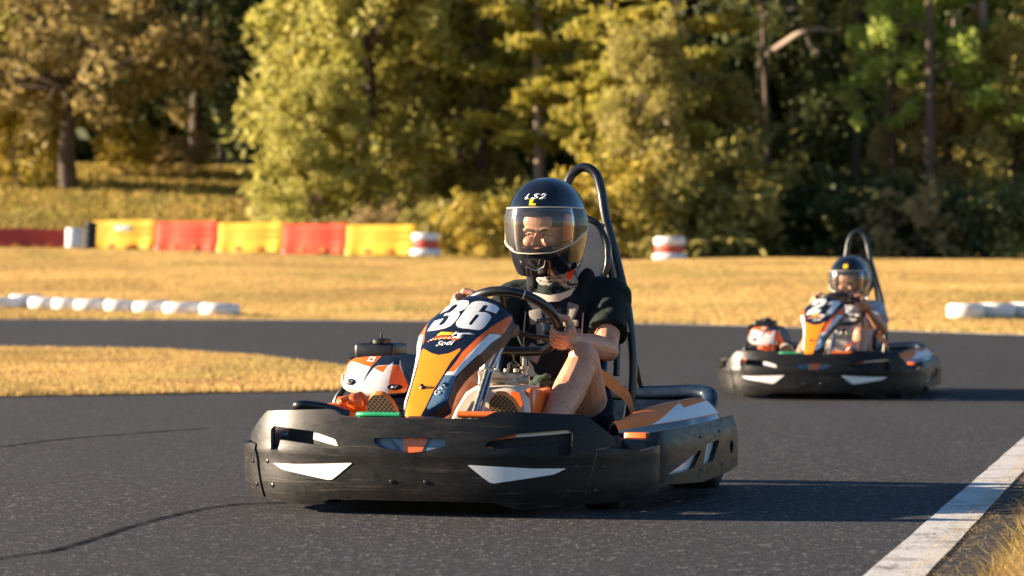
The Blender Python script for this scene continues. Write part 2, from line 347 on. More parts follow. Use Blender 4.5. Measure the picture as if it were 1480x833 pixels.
class MB:
    def __init__(s): s.v = []; s.f = []; s.m = []
    def add(s, vs, fs, mi=0, xf=None):
        o = len(s.v); s.v += [tuple(xf @ Vector(v)) if xf is not None else tuple(v) for v in vs]
        s.f += [tuple(i+o for i in f) for f in fs]
        s.m += list(mi) if isinstance(mi, (list, tuple)) else [mi]*len(fs); return s
    def box(s, c, size, bev=0., rot=None, mi=0, seg=2):
        bm = bmesh.new(); bmesh.ops.create_cube(bm, size=1)
        bmesh.ops.scale(bm, vec=size, verts=bm.verts)
        if bev > 0: bmesh.ops.bevel(bm, geom=bm.edges[:]+bm.verts[:], offset=bev, segments=seg, profile=.5, affect='EDGES')
        M = Matrix.Translation(c) @ ((rot or Matrix.Identity(3)).to_4x4())
        bm.verts.index_update()
        s.add([v.co.copy() for v in bm.verts], [[v.index for v in f.verts] for f in bm.faces], mi, M); bm.free(); return s
    def tube(s, path, r, n=12, closed=False, mi=0, flat=1.):
        P = [Vector(p) for p in path]; m = len(P)
        rs = r if isinstance(r, (list, tuple)) else [r]*m
        T = []
        for i in range(m):
            a = P[i-1] if (i > 0 or closed) else P[i]; b = P[(i+1) % m] if (i < m-1 or closed) else P[i]
            T.append((b-a).normalized())
        up = Vector((0, 0, 1)) if abs(T[0].z) < .9 else Vector((1, 0, 0))
        u = T[0].cross(up).normalized(); vs = []
        for i in range(m):
            u = (u-T[i]*u.dot(T[i])).normalized(); w = T[i].cross(u)
            vs += [P[i]+(u*math.cos(2*math.pi*k/n)+w*math.sin(2*math.pi*k/n)*flat)*rs[i] for k in range(n)]
        fs = []
        for i in range(m if closed else m-1):
            j = (i+1) % m
            fs += [(i*n+k, i*n+(k+1) % n, j*n+(k+1) % n, j*n+k) for k in range(n)]
        if not closed: fs += [tuple(range(n-1, -1, -1)), tuple((m-1)*n+k for k in range(n))]
        return s.add(vs, fs, mi)
    def loft(s, secs, mi=0, caps=True, xf=None):
        n = len(secs[0]); vs = [p for q in secs for p in q]; fs = []
        for i in range(len(secs)-1):
            fs += [(i*n+k, i*n+(k+1) % n, (i+1)*n+(k+1) % n, (i+1)*n+k) for k in range(n)]
        if caps: fs += [tuple(range(n-1, -1, -1)), tuple((len(secs)-1)*n+k for k in range(n))]
        return s.add(vs, fs, mi, xf)
    def lathe(s, prof, n=24, mi=0, xf=None, caps=True):
        return s.loft([[(r*math.cos(2*math.pi*k/n), r*math.sin(2*math.pi*k/n), z) for k in range(n)] for r, z in prof], mi, caps, xf)
    def ell(s, c, rad, rot=None, mi=0, nu=20, nv=12):
        M = Matrix.Translation(c) @ ((rot or Matrix.Identity(3)).to_4x4()) @ Matrix.Diagonal((*rad, 1))
        prof = [(max(1e-3, math.sin(math.pi*i/nv)), -math.cos(math.pi*i/nv)) for i in range(nv+1)]
        return s.lathe(prof, nu, mi, M)
    def cap(s, a, ra, b, rb, n=16, mi=0):
        a = Vector(a); b = Vector(b); d = (b-a); L = d.length; d.normalize()
        M = Matrix.Translation(a) @ d.to_track_quat('Z', 'Y').to_matrix().to_4x4()
        prof = [(max(1e-4, ra*math.sin(t)), -ra*math.cos(t)) for t in [math.pi/2*i/5 for i in range(6)]]
        prof += [(max(1e-4, rb*math.cos(t)), L+rb*math.sin(t)) for t in [math.pi/2*i/5 for i in range(6)]]
        return s.lathe(prof, n, mi, M)
    def panel(s, outer, fn, holes=(), regions=(), res=.02, thick=.004, mi=0, rim=None, pts=()):
        """2D outline (with holes and colour regions) mapped by fn(u,v,w) into a closed shell"""
        loops = [densify(outer, res)] + [densify(h, res) for h in holes]
        reg = [densify(r[0], res) for r in regions]
        V = []; E = []
        for L in loops+reg:
            o = len(V); V += L; E += [(o+i, o+(i+1) % len(L)) for i in range(len(L))]
        us = [p[0] for p in outer]; vs_ = [p[1] for p in outer]
        nu = int((max(us)-min(us))/res)+1; nv = int((max(vs_)-min(vs_))/res)+1
        segs = [(V[a], V[b]) for a, b in E]
        for i in range(nu+1):
            for j in range(nv+1):
                p = (min(us)+i*res+(j % 2)*res*.5, min(vs_)+j*res)
                if inside(p, outer) and all(abs(p[0]-sg[0][0]) > 2*res or abs(p[1]-sg[0][1]) > 2*res or segd(p, *sg) > .4*res for sg in segs): V.append(p)
        vo, eo, fo, *_ = delaunay_2d_cdt([Vector(p) for p in V], E, [], 0, 1e-6)
        vo = [(p.x, p.y) for p in vo]; F = []; mi_ = []
        for f in fo:
            c = (sum(vo[i][0] for i in f)/3, sum(vo[i][1] for i in f)/3)
            ar = (vo[f[1]][0]-vo[f[0]][0])*(vo[f[2]][1]-vo[f[0]][1])-(vo[f[2]][0]-vo[f[0]][0])*(vo[f[1]][1]-vo[f[0]][1])
            if abs(ar) < 1e-10 or not inside(c, outer) or any(inside(c, h) for h in holes): continue
            k = mi
            for poly, m in regions:
                if inside(c, poly): k = m
            F.append(tuple(f) if ar > 0 else tuple(reversed(f))); mi_.append(k)
        n = len(vo); vs = [fn(x, y, 0) for x, y in vo] + [fn(x, y, -thick) for x, y in vo]
        ed = {}
        for f in F:
            for i in range(3):
                a, b = f[i], f[(i+1) % 3]; ed[(a, b)] = 1
        fs = list(F); mm = list(mi_); rm = mi if rim is None else rim
        fs += [tuple(i+n for i in reversed(f)) for f in F]; mm += [rm]*len(F)
        for (a, b) in ed:
            if (b, a) not in ed: fs.append((b, a, a+n, b+n)); mm.append(rm)
        return s.add(vs, fs, mm)
    def text(s, body, fn, size, x, y, shear=0., rot=0., bold=0., th=.0012, mi=0, space=1.):
        cu = bpy.data.curves.new('t', 'FONT'); cu.body = body; cu.size = size; cu.shear = shear; cu.offset = bold
        cu.extrude = th; cu.resolution_u = 3; cu.align_x = 'CENTER'; cu.align_y = 'CENTER'; cu.space_character = space
        o = bpy.data.objects.new('t', cu); COL.objects.link(o)
        me = bpy.data.meshes.new_from_object(o.evaluated_get(bpy.context.evaluated_depsgraph_get()))
        c, sn = math.cos(R(rot)), math.sin(R(rot))
        vs = [fn(x+c*v.co.x-sn*v.co.y, y+sn*v.co.x+c*v.co.y, v.co.z) for v in me.vertices]
        s.add(vs, [tuple(p.vertices) for p in me.polygons], mi)
        bpy.data.objects.remove(o); bpy.data.curves.remove(cu); bpy.data.meshes.remove(me); return s
    def mesh(s, name, mats, angle=35, merge=True, normals=True):
        me = bpy.data.meshes.new(name); me.from_pydata(s.v, [], s.f)
        for m in mats: me.materials.append(MAT[m] if isinstance(m, str) else m)
        me.polygons.foreach_set('material_index', s.m)
        if merge or normals:
            bm = bmesh.new(); bm.from_mesh(me)
            if merge: bmesh.ops.remove_doubles(bm, verts=bm.verts, dist=1e-5)
            if normals: bmesh.ops.recalc_face_normals(bm, faces=bm.faces)
            bm.to_mesh(me); bm.free()
        me.polygons.foreach_set('use_smooth', [True]*len(me.polygons))
        if angle < 180: me.set_sharp_from_angle(angle=R(angle))
        me.update(); return me
    def build(s, name, mats, parent=None, angle=35, **kw):
        if isinstance(mats, str): mats = [mats]
        o = bpy.data.objects.new(name, s.mesh(name, mats, angle, **kw)); COL.objects.link(o)
        if parent: o.parent = parent
        return o

def blob(mb, name, mat, parent, voxel=.004, smooth=4, disp=None):
    """union of closed pieces as one continuous skin"""
    me = bpy.data.meshes.new(name); me.from_pydata(mb.v, [], mb.f)
    o = bpy.data.objects.new(name, me); COL.objects.link(o)
    r = o.modifiers.new('r', 'REMESH'); r.mode = 'VOXEL'; r.voxel_size = voxel; r.use_smooth_shade = True
    if smooth:
        sm = o.modifiers.new('s', 'SMOOTH'); sm.iterations = smooth; sm.factor = .5
    bpy.context.view_layer.update()
    me2 = bpy.data.meshes.new_from_object(o.evaluated_get(bpy.context.evaluated_depsgraph_get()))
    me2.name = name; o.modifiers.clear(); o.data = me2; bpy.data.meshes.remove(me)
    me2.materials.clear(); me2.materials.append(MAT[mat])
    me2.polygons.foreach_set('use_smooth', [True]*len(me2.polygons))
    if disp:
        co = np.empty(len(me2.vertices)*3); me2.vertices.foreach_get('co', co); co = co.reshape(-1, 3)
        no = np.empty(len(me2.vertices)*3); me2.vertices.foreach_get('normal', no); no = no.reshape(-1, 3)
        co += no*disp(co)[:, None]; me2.vertices.foreach_set('co', co.ravel()); me2.update()
    if parent: o.parent = parent
    return o

def tag(o, label=None, category=None, group=None, kind=None):
    for k, v in (('label', label), ('category', category), ('group', group), ('kind', kind)):
        if v: o[k] = v
    return o

def empty(name, loc=(0, 0, 0), rz=0.):
    o = bpy.data.objects.new(name, None); COL.objects.link(o); o.location = loc; o.rotation_euler = (0, 0, rz)
    o.empty_display_size = .1; return o

def copy_tree(o, parent=None, skip=()):
    c = o.copy(); COL.objects.link(c); c.parent = parent
    for ch in [x for x in bpy.data.objects if x.parent == o and x.name.split('.')[0] not in skip]: copy_tree(ch, c, skip)
    return c
SKY_STR = .05
EXPO = 1.93
PANEL_DATA = {
 'outer': [(0.018, 0.662), (0.055, 0.656), (0.1, 0.641), (0.132, 0.619), (0.15, 0.598), (0.153, 0.581), (0.151, 0.534), (0.141, 0.483), (0.123, 0.428), (0.104, 0.359), (0.097, 0.344), (0.065, 0.268), (0.05, 0.204), (0.051, 0.143), (0.054, 0.115), (0.026, 0.081), (-0.003, 0.046), (-0.026, 0.042), (-0.076, 0.046), (-0.087, 0.062), (-0.1, 0.119), (-0.101, 0.209), (-0.111, 0.299), (-0.123, 0.366), (-0.142, 0.426), (-0.154, 0.485), (-0.142, 0.531), (-0.131, 0.561), (-0.087, 0.6), (-0.057, 0.628), (-0.029, 0.648), (-0.007, 0.658)],
 'amber': [(-0.101, 0.378), (-0.081, 0.361), (-0.063, 0.346), (-0.034, 0.333), (-0.001, 0.34), (0.016, 0.353), (0.031, 0.369), (0.037, 0.361), (0.017, 0.294), (0.005, 0.22), (-0.006, 0.168), (-0.015, 0.08), (-0.021, 0.048), (-0.028, 0.043), (-0.072, 0.045), (-0.08, 0.054), (-0.083, 0.089), (-0.091, 0.246), (-0.104, 0.368)],
 'whiteL': [(-0.152, 0.484), (-0.129, 0.469), (-0.104, 0.344), (-0.097, 0.247), (-0.088, 0.085), (-0.092, 0.081), (-0.1, 0.119), (-0.101, 0.209), (-0.111, 0.299), (-0.123, 0.366), (-0.142, 0.426)],
 'orangeL': [(-0.153, 0.485), (-0.142, 0.531), (-0.133, 0.558), (-0.129, 0.558), (-0.132, 0.525), (-0.125, 0.476), (-0.111, 0.421), (-0.111, 0.402), (-0.129, 0.469)],
 'orangeR': [(0.149, 0.593), (0.153, 0.579), (0.15, 0.526), (0.143, 0.487), (0.109, 0.468), (0.09, 0.415), (0.041, 0.254), (0.021, 0.252), (0.036, 0.302), (0.045, 0.348), (0.079, 0.439), (0.105, 0.503)],
 'whiteR': [(0.109, 0.466), (0.142, 0.484), (0.122, 0.43), (0.103, 0.358), (0.096, 0.347), (0.063, 0.268), (0.052, 0.235), (0.013, 0.233), (0.019, 0.251), (0.041, 0.252), (0.091, 0.412)],
 'blueR': [(0.013, 0.231), (0.053, 0.234), (0.048, 0.19), (0.049, 0.143), (0.049, 0.12), (-0.001, 0.071), (-0.01, 0.08), (-0.001, 0.149)],
 'd3': [(-0.091, 0.562), (-0.076, 0.595), (-0.063, 0.614), (-0.04, 0.625), (-0.015, 0.626), (0.003, 0.621), (0.009, 0.608), (0.01, 0.593), (0.003, 0.573), (-0.009, 0.562), (-0.019, 0.559), (-0.009, 0.552), (-0.008, 0.54), (-0.011, 0.521), (-0.016, 0.501), (-0.025, 0.482), (-0.042, 0.471), (-0.071, 0.469), (-0.115, 0.48), (-0.115, 0.492), (-0.102, 0.532), (-0.064, 0.533), (-0.074, 0.502), (-0.066, 0.495), (-0.057, 0.501), (-0.05, 0.523), (-0.049, 0.54), (-0.056, 0.545), (-0.073, 0.545), (-0.067, 0.561), (-0.051, 0.561), (-0.043, 0.571), (-0.036, 0.585), (-0.032, 0.6), (-0.041, 0.603), (-0.05, 0.596), (-0.06, 0.574), (-0.079, 0.567)],
 'd6': [(0.109, 0.602), (0.104, 0.573), (0.063, 0.576), (0.067, 0.6), (0.064, 0.604), (0.056, 0.601), (0.047, 0.564), (0.07, 0.569), (0.087, 0.562), (0.094, 0.551), (0.094, 0.535), (0.087, 0.497), (0.081, 0.48), (0.072, 0.469), (0.054, 0.466), (0.017, 0.467), (-0.005, 0.474), (-0.016, 0.487), (-0.019, 0.503), (0.003, 0.595), (0.009, 0.611), (0.023, 0.621), (0.042, 0.625), (0.065, 0.623), (0.096, 0.616)],
 'h6': [(0.05, 0.547), (0.042, 0.546), (0.031, 0.495), (0.035, 0.491), (0.039, 0.493), (0.051, 0.541)],
 'logo': [(-0.097, 0.425), (0.051, 0.449), (0.023, 0.427), (0.022, 0.406), (-0.078, 0.469)],
 'sodi': [(-0.061, 0.377), (-0.062, 0.402), (0.005, 0.381)],
 'gtr': [(0.009, 0.147), (0.027, 0.129), (0.035, 0.196), (0.02, 0.202)],
 'bolt': [(-0.048, 0.174)],
}
# ---------------------------------------------------------------- go-kart (local frame: nose towards -Y, its left side +X)
PANEL_N = Vector((0, -.643, .766)); PANEL_T = Vector((0, .766, .643)); PANEL_O = Vector((0, -.86, .30))
PO = PANEL_DATA['outer']
def sst(a, b, x):
    t = max(0., min(1., (x-a)/(b-a))); return t*t*(3-2*t)
def panel_fn(x, t, w):
    d = min(segd((x, t), PO[i], PO[(i+1) % len(PO)]) for i in range(len(PO)))
    h = -(.8+sst(.30, .50, t))*x*x-.10*(t-.33)**2
    if w > -.01: h -= .007*max(0, 1-d/.014)**2
    p = PANEL_O+PANEL_T*t+PANEL_N*(h+w); return (x, p.y, p.z)

def sweep(points, n=24):
    C = [Vector((p[0], p[1])) for p in cat([(x, y, 0) for x, y in points], n)]
    L = [0.]
    for a, b in zip(C, C[1:]): L.append(L[-1]+(b-a).length)
    return C, L
def plan_fn(C, L, mid, prof):
    def fn(u, z, w):
        s = min(max(u+mid, 0), L[-1]-1e-6)
        i = max(0, min(len(L)-2, int(np.searchsorted(L, s, side='right'))-1))
        k = (s-L[i])/(L[i+1]-L[i]); p = C[i].lerp(C[i+1], k)
        a = C[min(len(C)-1, i+2)]-C[max(0, i-1)]; nrm = Vector((a.y, -a.x)).normalized()
        q = p+nrm*(w+prof(z)); return (q.x, q.y, z)
    return fn

def bolt(parent, fn, u, z, r=.0055):
    a = Vector(fn(u, z, 0)); b = Vector(fn(u, z, .01)); nrm = (b-a).normalized()
    M = Matrix.Translation(a) @ nrm.to_track_quat('Z', 'Y').to_matrix().to_4x4()
    m = MB(); m.lathe([(r*1.35, -.002), (r*1.35, .0015), (r*1.1, .003), (r*.7, .0035), (r*.65, .001)], 14, 0, M)
    return m.build('bolt', 'satin', parent)

def tyre_mesh():
    m = MB(); w = .075
    m.lathe([(.078, -w), (.105, -w*1.02), (.128, -w*.9), (.136, -w*.6), (.138, 0), (.136, w*.6), (.128, w*.9), (.105, w*1.02), (.078, w)], 40, 0, rotm(0, 90, 0).to_4x4(), caps=False)
    return m

def make_kart(label):
    K = tag(empty('go_kart'), label, 'go-kart', 'rental go-karts on the track')
    prof = lambda z: -.022*max(0, (z-.20)/.14)**2-.014*max(0, (.13-z)/.1)**2+.004*math.exp(-((z-.205)/.012)**2)
    half = [(0., -1.0), (.25, -.985), (.44, -.94), (.57, -.86), (.66, -.74), (.705, -.62), (.70, -.53), (.665, -.49), (.60, -.485)]
    C, L = sweep([(-x, y) for x, y in reversed(half[1:])]+half); mid = L[8*24]
    fb = plan_fn(C, L, mid, prof)
    # front bumper skin with its three openings
    right = [(.0, .321), (.216, .321), (.245, .328), (.275, .342), (.30, .345), (.574, .333), (.60, .318), (.682, .258), (.690, .232), (.611, .224), (.565, .051), (.50, .040), (.44, .036), (.345, .036), (.318, .043), (.28, .056), (.216, .058), (0., .058)]
    outer = right + [(-x, z) for x, z in reversed(right[1:-1])]
    slot = [(.246, .228), (.30, .2275), (.44, .240), (.478, .242), (.482, .209), (.52, .209), (.531, .275), (.515, .286), (.47, .283), (.345, .274), (.256, .249)]
    vent = [(-.120, .257), (-.03, .259), (.04, .2585), (.112, .258), (.123, .249), (.118, .234), (.057, .218), (.0, .211), (-.09, .225), (-.118, .240)]
    slot = round_poly(slot, .12, 2); vent = round_poly(vent, .15, 2)
    m = MB(); m.panel(outer, fb, [slot, [(-x, z) for x, z in slot], vent], res=.016, thick=.011, mi=0, rim=1)
    bumper = m.build('front_bumper', ['black', 'rim'], K, 30)
    for sx in (1, -1):
        # corner pieces
        cp = [(.569, .052), (.615, .222), (.66, .226), (.80, .213), (.90, .224), (.985, .226), (1.03, .222), (1.03, .075), (.90, .070), (.73, .054)]
        m = MB(); m.panel([(sx*x, z) for x, z in cp], lambda u, z, w: fb(u, z, w+.002+(.004 if sx < 0 else 0)), res=.018, thick=.012, mi=0, rim=1)
        c = m.build('bumper_corner', ['black', 'rim'], K, 30)
        for u, z in ((.63, .167), (.604, .093)): bolt(c, lambda a, b, w: fb(a, b, w+.003+(.004 if sx < 0 else 0)), sx*u, z)
        for u, z in ((.54, .17), (.515, .093), (.057, .119)): bolt(bumper, fb, sx*u, z)
        tri = [(.192, .176), (.31, .170), (.40, .166), (.508, .1655), (.466, .147), (.34, .128), (.279, .1185), (.265, .121), (.245, .135)]
        m = MB(); m.panel(round_poly([(sx*x, z) for x, z in tri], .08, 2), lambda u, z, w: fb(u, z, w+.0025), res=.02, thick=.002)
        tag(m.build('white_insert', 'white', bumper), 'white wedge shaped insert')
        m = MB(); m.panel([(sx*x, z) for x, z in [(.22, .21), (.55, .195), (.56, .295), (.22, .27)]], lambda u, z, w: fb(u, z, w-(.030 if sx > 0 else .085)), res=.03, thick=.008, mi=1,
                          regions=[] if sx < 0 else
                                  [([(x, z) for x, z in [(.225, .245), (.345, .262), (.345, .272), (.225, .265)]], 2), ([(x, z) for x, z in [(.345, .262), (.54, .276), (.54, .291), (.345, .274)]], 0), ([(x, z) for x, z in [(.225, .217), (.26, .217), (.27, .231), (.225, .231)]], 2)])
        m.build('slot_backing', ['white', 'rubber', 'orange'], bumper)
        if sx < 0:
            m = MB(); m.panel([(-.235, .222), (-.235, .262), (-.350, .278), (-.350, .246)], lambda u, z, w: fb(u, z, w-.016), res=.02, thick=.006); m.build('slot_strip', 'white', bumper)
    m = MB(); m.panel([(-.15, .20), (.15, .20), (.15, .27), (-.15, .27)], lambda u, z, w: fb(u, z, w-.026), res=.03, thick=.01, mi=0,
                      regions=[([(-.028, .20), (.028, .20), (.062, .27), (-.028, .27)], 1), ([(.028, .20), (.062, .27), (.075, .27), (.04, .20)], 2), ([(-.10, .27), (-.04, .23), (-.032, .20), (-.045, .20), (-.06, .23)], 2)])
    m.build('vent_backing', ['slate', 'orange', 'navy'], bumper)
    # front number panel
    D = PANEL_DATA
    m = MB(); m.panel(PO, panel_fn, res=.014, thick=.055, mi=0, rim=6, regions=[
        (D['whiteL'], 2), (D['orangeL'], 3), (round_poly(D['amber'], .12, 2), 1), (D['orangeR'], 3), (D['whiteR'], 2), (round_poly(D['blueR'], .06, 2), 4)])
    P = m.build('front_panel', ['navy', 'amber', 'white', 'orange', 'slate', 'blue', 'brown'], K, 40)
    m = MB()
    for sg in ([(.055, -.86), (-.07, -.86)],):
        m.box((-.012, -.82, .27), (.11, .05, .10), .012)
    m.build('panel_foot', 'satin', P)
    dec = lambda x, t, w: panel_fn(x, t, w+.0016)
    m = MB(); m.text('Sodi', dec, .034, -.028, .392, .45, 4, .0006, .0006, 0); m.build('script_logo', 'white', P, 180)
    m = MB(); m.text('GT', dec, .030, .015, .156, .1, 62, .0, .0006, 0, 1.15); m.text('R', dec, .030, .030, .188, .1, 62, .0008, .0006, 1)
    m.build('model_lettering', ['white', 'navy'], P, 180)
    m = MB()
    # sponsor emblem: streaked checkered flash in yellow, red and white
    def strip(pts, k): m.panel(pts, lambda x, t, w: panel_fn(x, t, w+.0014+.0004*k), res=.01, thick=.0008, mi=k)
    strip([(-.098, .413), (-.050, .418), (.016, .407), (.030, .420), (-.02, .431), (-.066, .437)], 0)
    strip([(-.068, .440), (-.056, .456), (-.012, .447), (.004, .440), (-.02, .434)], 1)
    for i in range(5): strip([(-.060+i*.012, .441), (-.054+i*.012, .4415), (-.049+i*.012, .453), (-.055+i*.012, .4525)], 0)
    for i in range(6): strip([(-.088+i*.016, .4165), (-.078+i*.016, .417), (-.068+i*.016, .424), (-.078+i*.016, .4235)], 1 if i % 2 else 2)
    strip([(-.012, .430), (.010, .441), (.006, .452), (-.004, .446)], 2)
    strip([(.004, .442), (.052, .449), (.066, .442), (.034, .439), (.020, .428), (.010, .430)], 2)
    strip([(-.005, .425), (.030, .427), (.020, .414), (.004, .418)], 2)
    m.build('sponsor_emblem', ['print_red', 'yellow', 'white'], P, 180)
    a = Vector(panel_fn(-.048, .174, .001)); M = Matrix.Translation(a) @ PANEL_N.to_track_quat('Z', 'Y').to_matrix().to_4x4()
    m = MB(); m.lathe([(.009, -.002), (.009, .002), (.006, .005), (.006, .012), (.003, .013)], 12, 0, M); m.build('bolt', 'satin', P)
    # steering wheel
    c0 = Vector((.090, -.185, .616)); e1 = Vector((1, 0, 0)); e2 = Vector((0, -.75, .66)).normalized(); e3 = e1.cross(e2)
    pts = []
    for a in range(0, 360, 15):
        q = R(a); rr = .168
        x = rr*math.cos(q); y = rr*math.sin(q)
        if y < -.145: y = -.145-(-.145-y)*.25
        pts.append(c0+e1*x+e2*y)
    m = MB(); m.tube(cat(pts, 4, True), .0165, 14, True); SW = m.build('steering_wheel', 'satin', K, 60)
    m = MB()
    for a in (90, 215, 325): m.tube([c0+e3*.03, c0+e1*.08*math.cos(R(a))+e2*.08*math.sin(R(a))+e3*.02, c0+e1*.160*math.cos(R(a))+e2*.150*math.sin(R(a))], .009, 8)
    m.lathe([(.035, -.008), (.035, .008)], 20, 0, Matrix.Translation(c0+e3*.03) @ e3.to_track_quat('Z', 'Y').to_matrix().to_4x4())
    m.build('wheel_spokes', 'satin', SW)
    for a in (62, 205, 335):
        q = c0+e1*.168*math.cos(R(a))+e2*(.168*math.sin(R(a)) if a < 180 else max(-.145, .168*math.sin(R(a))))
        t = (-e1*math.sin(R(a))+e2*math.cos(R(a)))
        m = MB(); m.lathe([(.0172, -.003), (.0176, 0), (.0172, .003)], 14, 0, Matrix.Translation(q) @ t.to_track_quat('Z', 'Y').to_matrix().to_4x4()); m.build('grip_seam', 'alloy', SW)
    m = MB(); m.tube([c0+e3*.03, (.03, -.45, .33), (.0, -.62, .20)], .011, 10); m.build('steering_column', 'steel', K)
    m = MB(); m.tube([(.050, -.50, .29), (.062, -.45, .37), (.073, -.40, .455)], .0115, 12); m.tube([(.074, -.50, .29), (.088, -.40, .452)], .006, 10)
    m.build('column_support', 'steel', K, 60)
    # linkage and brake cylinder behind the panel
    m = MB(); m.box((.09, -.31, .44), (.15, .05, .022), .006, rotm(0, 4, 10)); m.box((.13, -.30, .415), (.05, .05, .05), .012)
    m.tube([(.06, -.32, .42), (.19, -.30, .425)], .013, 12); m.tube([(.03, -.35, .41), (.03, -.33, .47)], .007); m.tube([(.05, -.38, .47), (.11, -.32, .43)], .010)
    m.lathe([(.012, 0), (.012, .02), (.017, .021), (.017, .03)], 14, 0, Matrix.Translation((.17, -.30, .44)))
    for i in range(4): m.lathe([(.010, 0), (.010, .010), (.005, .011)], 10, 0, Matrix.Translation((.05+.035*i, -.335, .452)))
    BR = m.build('brake_linkage', 'alloy', K)
    m = MB(); m.lathe([(.004, .055), (.004, .078), (.008, .08), (.004, .085)], 10, 0, Matrix.Translation((.133, -.30, .43))); m.lathe([(.017, 0), (.017, .032), (.021, .033), (.021, .048), (.017, .05), (.008, .056)], 18, 0, Matrix.Translation((.133, -.30, .43)))
    m.build('reservoir_cap', 'gloss', BR)
    # fuel tank with sticker
    m = MB(); secs = []
    for y, sx_, z1 in ((-.44, .86, .392), (-.42, .97, .402), (-.36, 1., .408), (-.22, 1., .408), (-.18, .95, .40)):
        q = []
        base = [(-.150, .20), (.150, .20), (.150, .33), (.146, .37), (.115, .402), (.05, .408), (-.055, .408), (-.085, .39), (-.12, .33), (-.150, .27)]
        for x, z in base: q.append((.085+x*sx_, y, z if z < .35 else z+(z1-.408)))
        secs.append(q)
    m.loft(secs); FT = m.build('fuel_tank', 'tank', K, 50)
    m = MB(); m.panel([(.165, .335), (.190, .318), (.212, .345), (.200, .385), (.172, .392)], lambda x, z, w: (x, -.449+(.02 if x > .2 else 0)*0-w, z), res=.02, thick=.004)
    m.build('tank_sticker', 'orange', FT)
    m = MB(); m.box((.225, -.31, .345), (.03, .22, .11), .012); m.build('tank_lit_end', 'orange', FT)  # orange stands in for light shining through the cream tank's end
    # pedals
    m = MB(); m.tube(cat([(-.255, -.74, .318), (-.24, -.79, .322), (-.10, -.80, .322)], 5), .0085, 12); m.tube([(-.24, -.79, .32), (-.24, -.62, .15)], .008)
    m.build('brake_pedal', 'green', K, 60)
    m = MB(); m.tube([(.10, -.80, .326), (.26, -.80, .326)], .011, 12); m.tube([(.24, -.79, .32), (.24, -.62, .15)], .008); m.build('throttle_pedal', 'orange', K, 60)
    # steering hardware and hoses in front of the engine
    m = MB(); m.tube(cat([(-.53, -.62, .33), (-.505, -.66, .345), (-.43, -.62, .335), (-.36, -.58, .31)], 6), .016, 12); m.tube(cat([(-.56, -.58, .31), (-.50, -.60, .305), (-.38, -.55, .30)], 6), .014, 12); m.build('brake_hose', 'satin', K, 60)
    m = MB(); m.box((-.40, -.44, .335), (.11, .07, .045), .014, rotm(8, 10, 24)); m.tube([(-.50, -.50, .325), (-.34, -.44, .345)], .016, 12); m.box((-.375, -.47, .350), (.06, .05, .05), .018, rotm(20, 30, 10)); m.tube([(-.42, -.50, .355), (-.36, -.46, .375), (-.33, -.46, .35)], .010); m.tube(cat([(-.47, -.55, .325), (-.42, -.55, .31), (-.36, -.52, .30)], 4), .015, 10)
    m.build('spindle_guard', 'orange', K, 50)
    m = MB(); m.tube([(-.55, -.52, .19), (-.30, -.55, .19)], .02, 12); m.tube([(.55, -.52, .19), (.30, -.55, .19)], .02, 12); m.build('spindle_arm', 'satin', K, 60)
    # floor and chassis
    m = MB(); m.panel([(-.34, -.86), (.34, -.86), (.36, -.3), (.33, .3), (-.33, .3), (-.36, -.3)], lambda x, y, w: (x, y, .085+w), res=.2, thick=.012); m.build('floor_tray', 'satin', K)
    m = MB()
    for sx in (1, -1):
        m.tube(cat([(sx*.36, -.80, .10), (sx*.37, -.3, .10), (sx*.34, .3, .10), (sx*.33, .72, .12)], 5), .016, 10)
        m.tube(cat([(sx*.36, -.35, .10), (sx*.60, -.33, .13), (sx*.66, -.2, .16), (sx*.66, .35, .16), (sx*.55, .45, .13), (sx*.34, .42, .10)], 5), .014, 10)
    m.tube([(-.35, -.80, .10), (.35, -.80, .10)], .016, 10); m.tube([(-.56, .62, .138), (.56, .62, .138)], .02, 12)
    m.build('chassis', 'tube', K, 60)
    # side pods
    for sx in (1, -1):
        pl = [(.655, -.505), (.690, -.515), (.715, -.46), (.735, -.30), (.748, 0.), (.752, .30), (.748, .455), (.72, .525), (.665, .53), (.63, .50)]
        Cp, Lp = sweep([(sx*x, y) for x, y in pl]); fp0 = plan_fn(Cp, Lp, 0, lambda z: -.02*max(0, (z-.2)/.08)**2)
        fp = (lambda u, z, w: fp0(u, z, w)) if sx > 0 else (lambda u, z, w: fp0(u, z, -w))
        u_of = lambda y: next(Lp[i] for i in range(len(Cp)) if i > 24 and Cp[i].y >= y)
        ue = Lp[-1]-.001
        out = [(.0, .262), (.10, .268), (.5, .272), (u_of(.2), .276), (u_of(.45), .279), (ue-.10, .275), (ue, .262), (ue, .13), (u_of(.5), .105), (u_of(.3), .088), (u_of(-.1), .075), (.15, .088), (0, .10)]
        t1 = [(.078, .121), (.39, .182), (.456, .185), (.355, .127)]
        t2 = [(u_of(-.055), .130), (u_of(.0), .204), (u_of(.19), .212), (u_of(.105), .132)]
        t2 = [(.475, .132), (.523, .202), (.705, .208), (.613, .138)]
        hole = [(.895+.030*math.cos(a*.6283), .173+.024*math.sin(a*.6283)) for a in range(10)]
        m = MB(); m.panel(out, fp, [round_poly(t1, .1, 2), round_poly(t2, .12, 2), hole], res=.02, thick=.011, mi=0, rim=1)
        S = m.build('side_pod', ['black', 'rim'], K, 30)
        m = MB(); m.panel([(.07, .10), (.72, .11), (.78, .225), (.35, .225), (.07, .14)], lambda u, z, w: fp(u, z, w-.020), res=.03, thick=.006); m.build('pod_backing', 'white', S)
        for uu, z in ((.443, .229), (.721, .236), (.443, .118), (.735, .120)): bolt(S, fp, uu, z, .004)
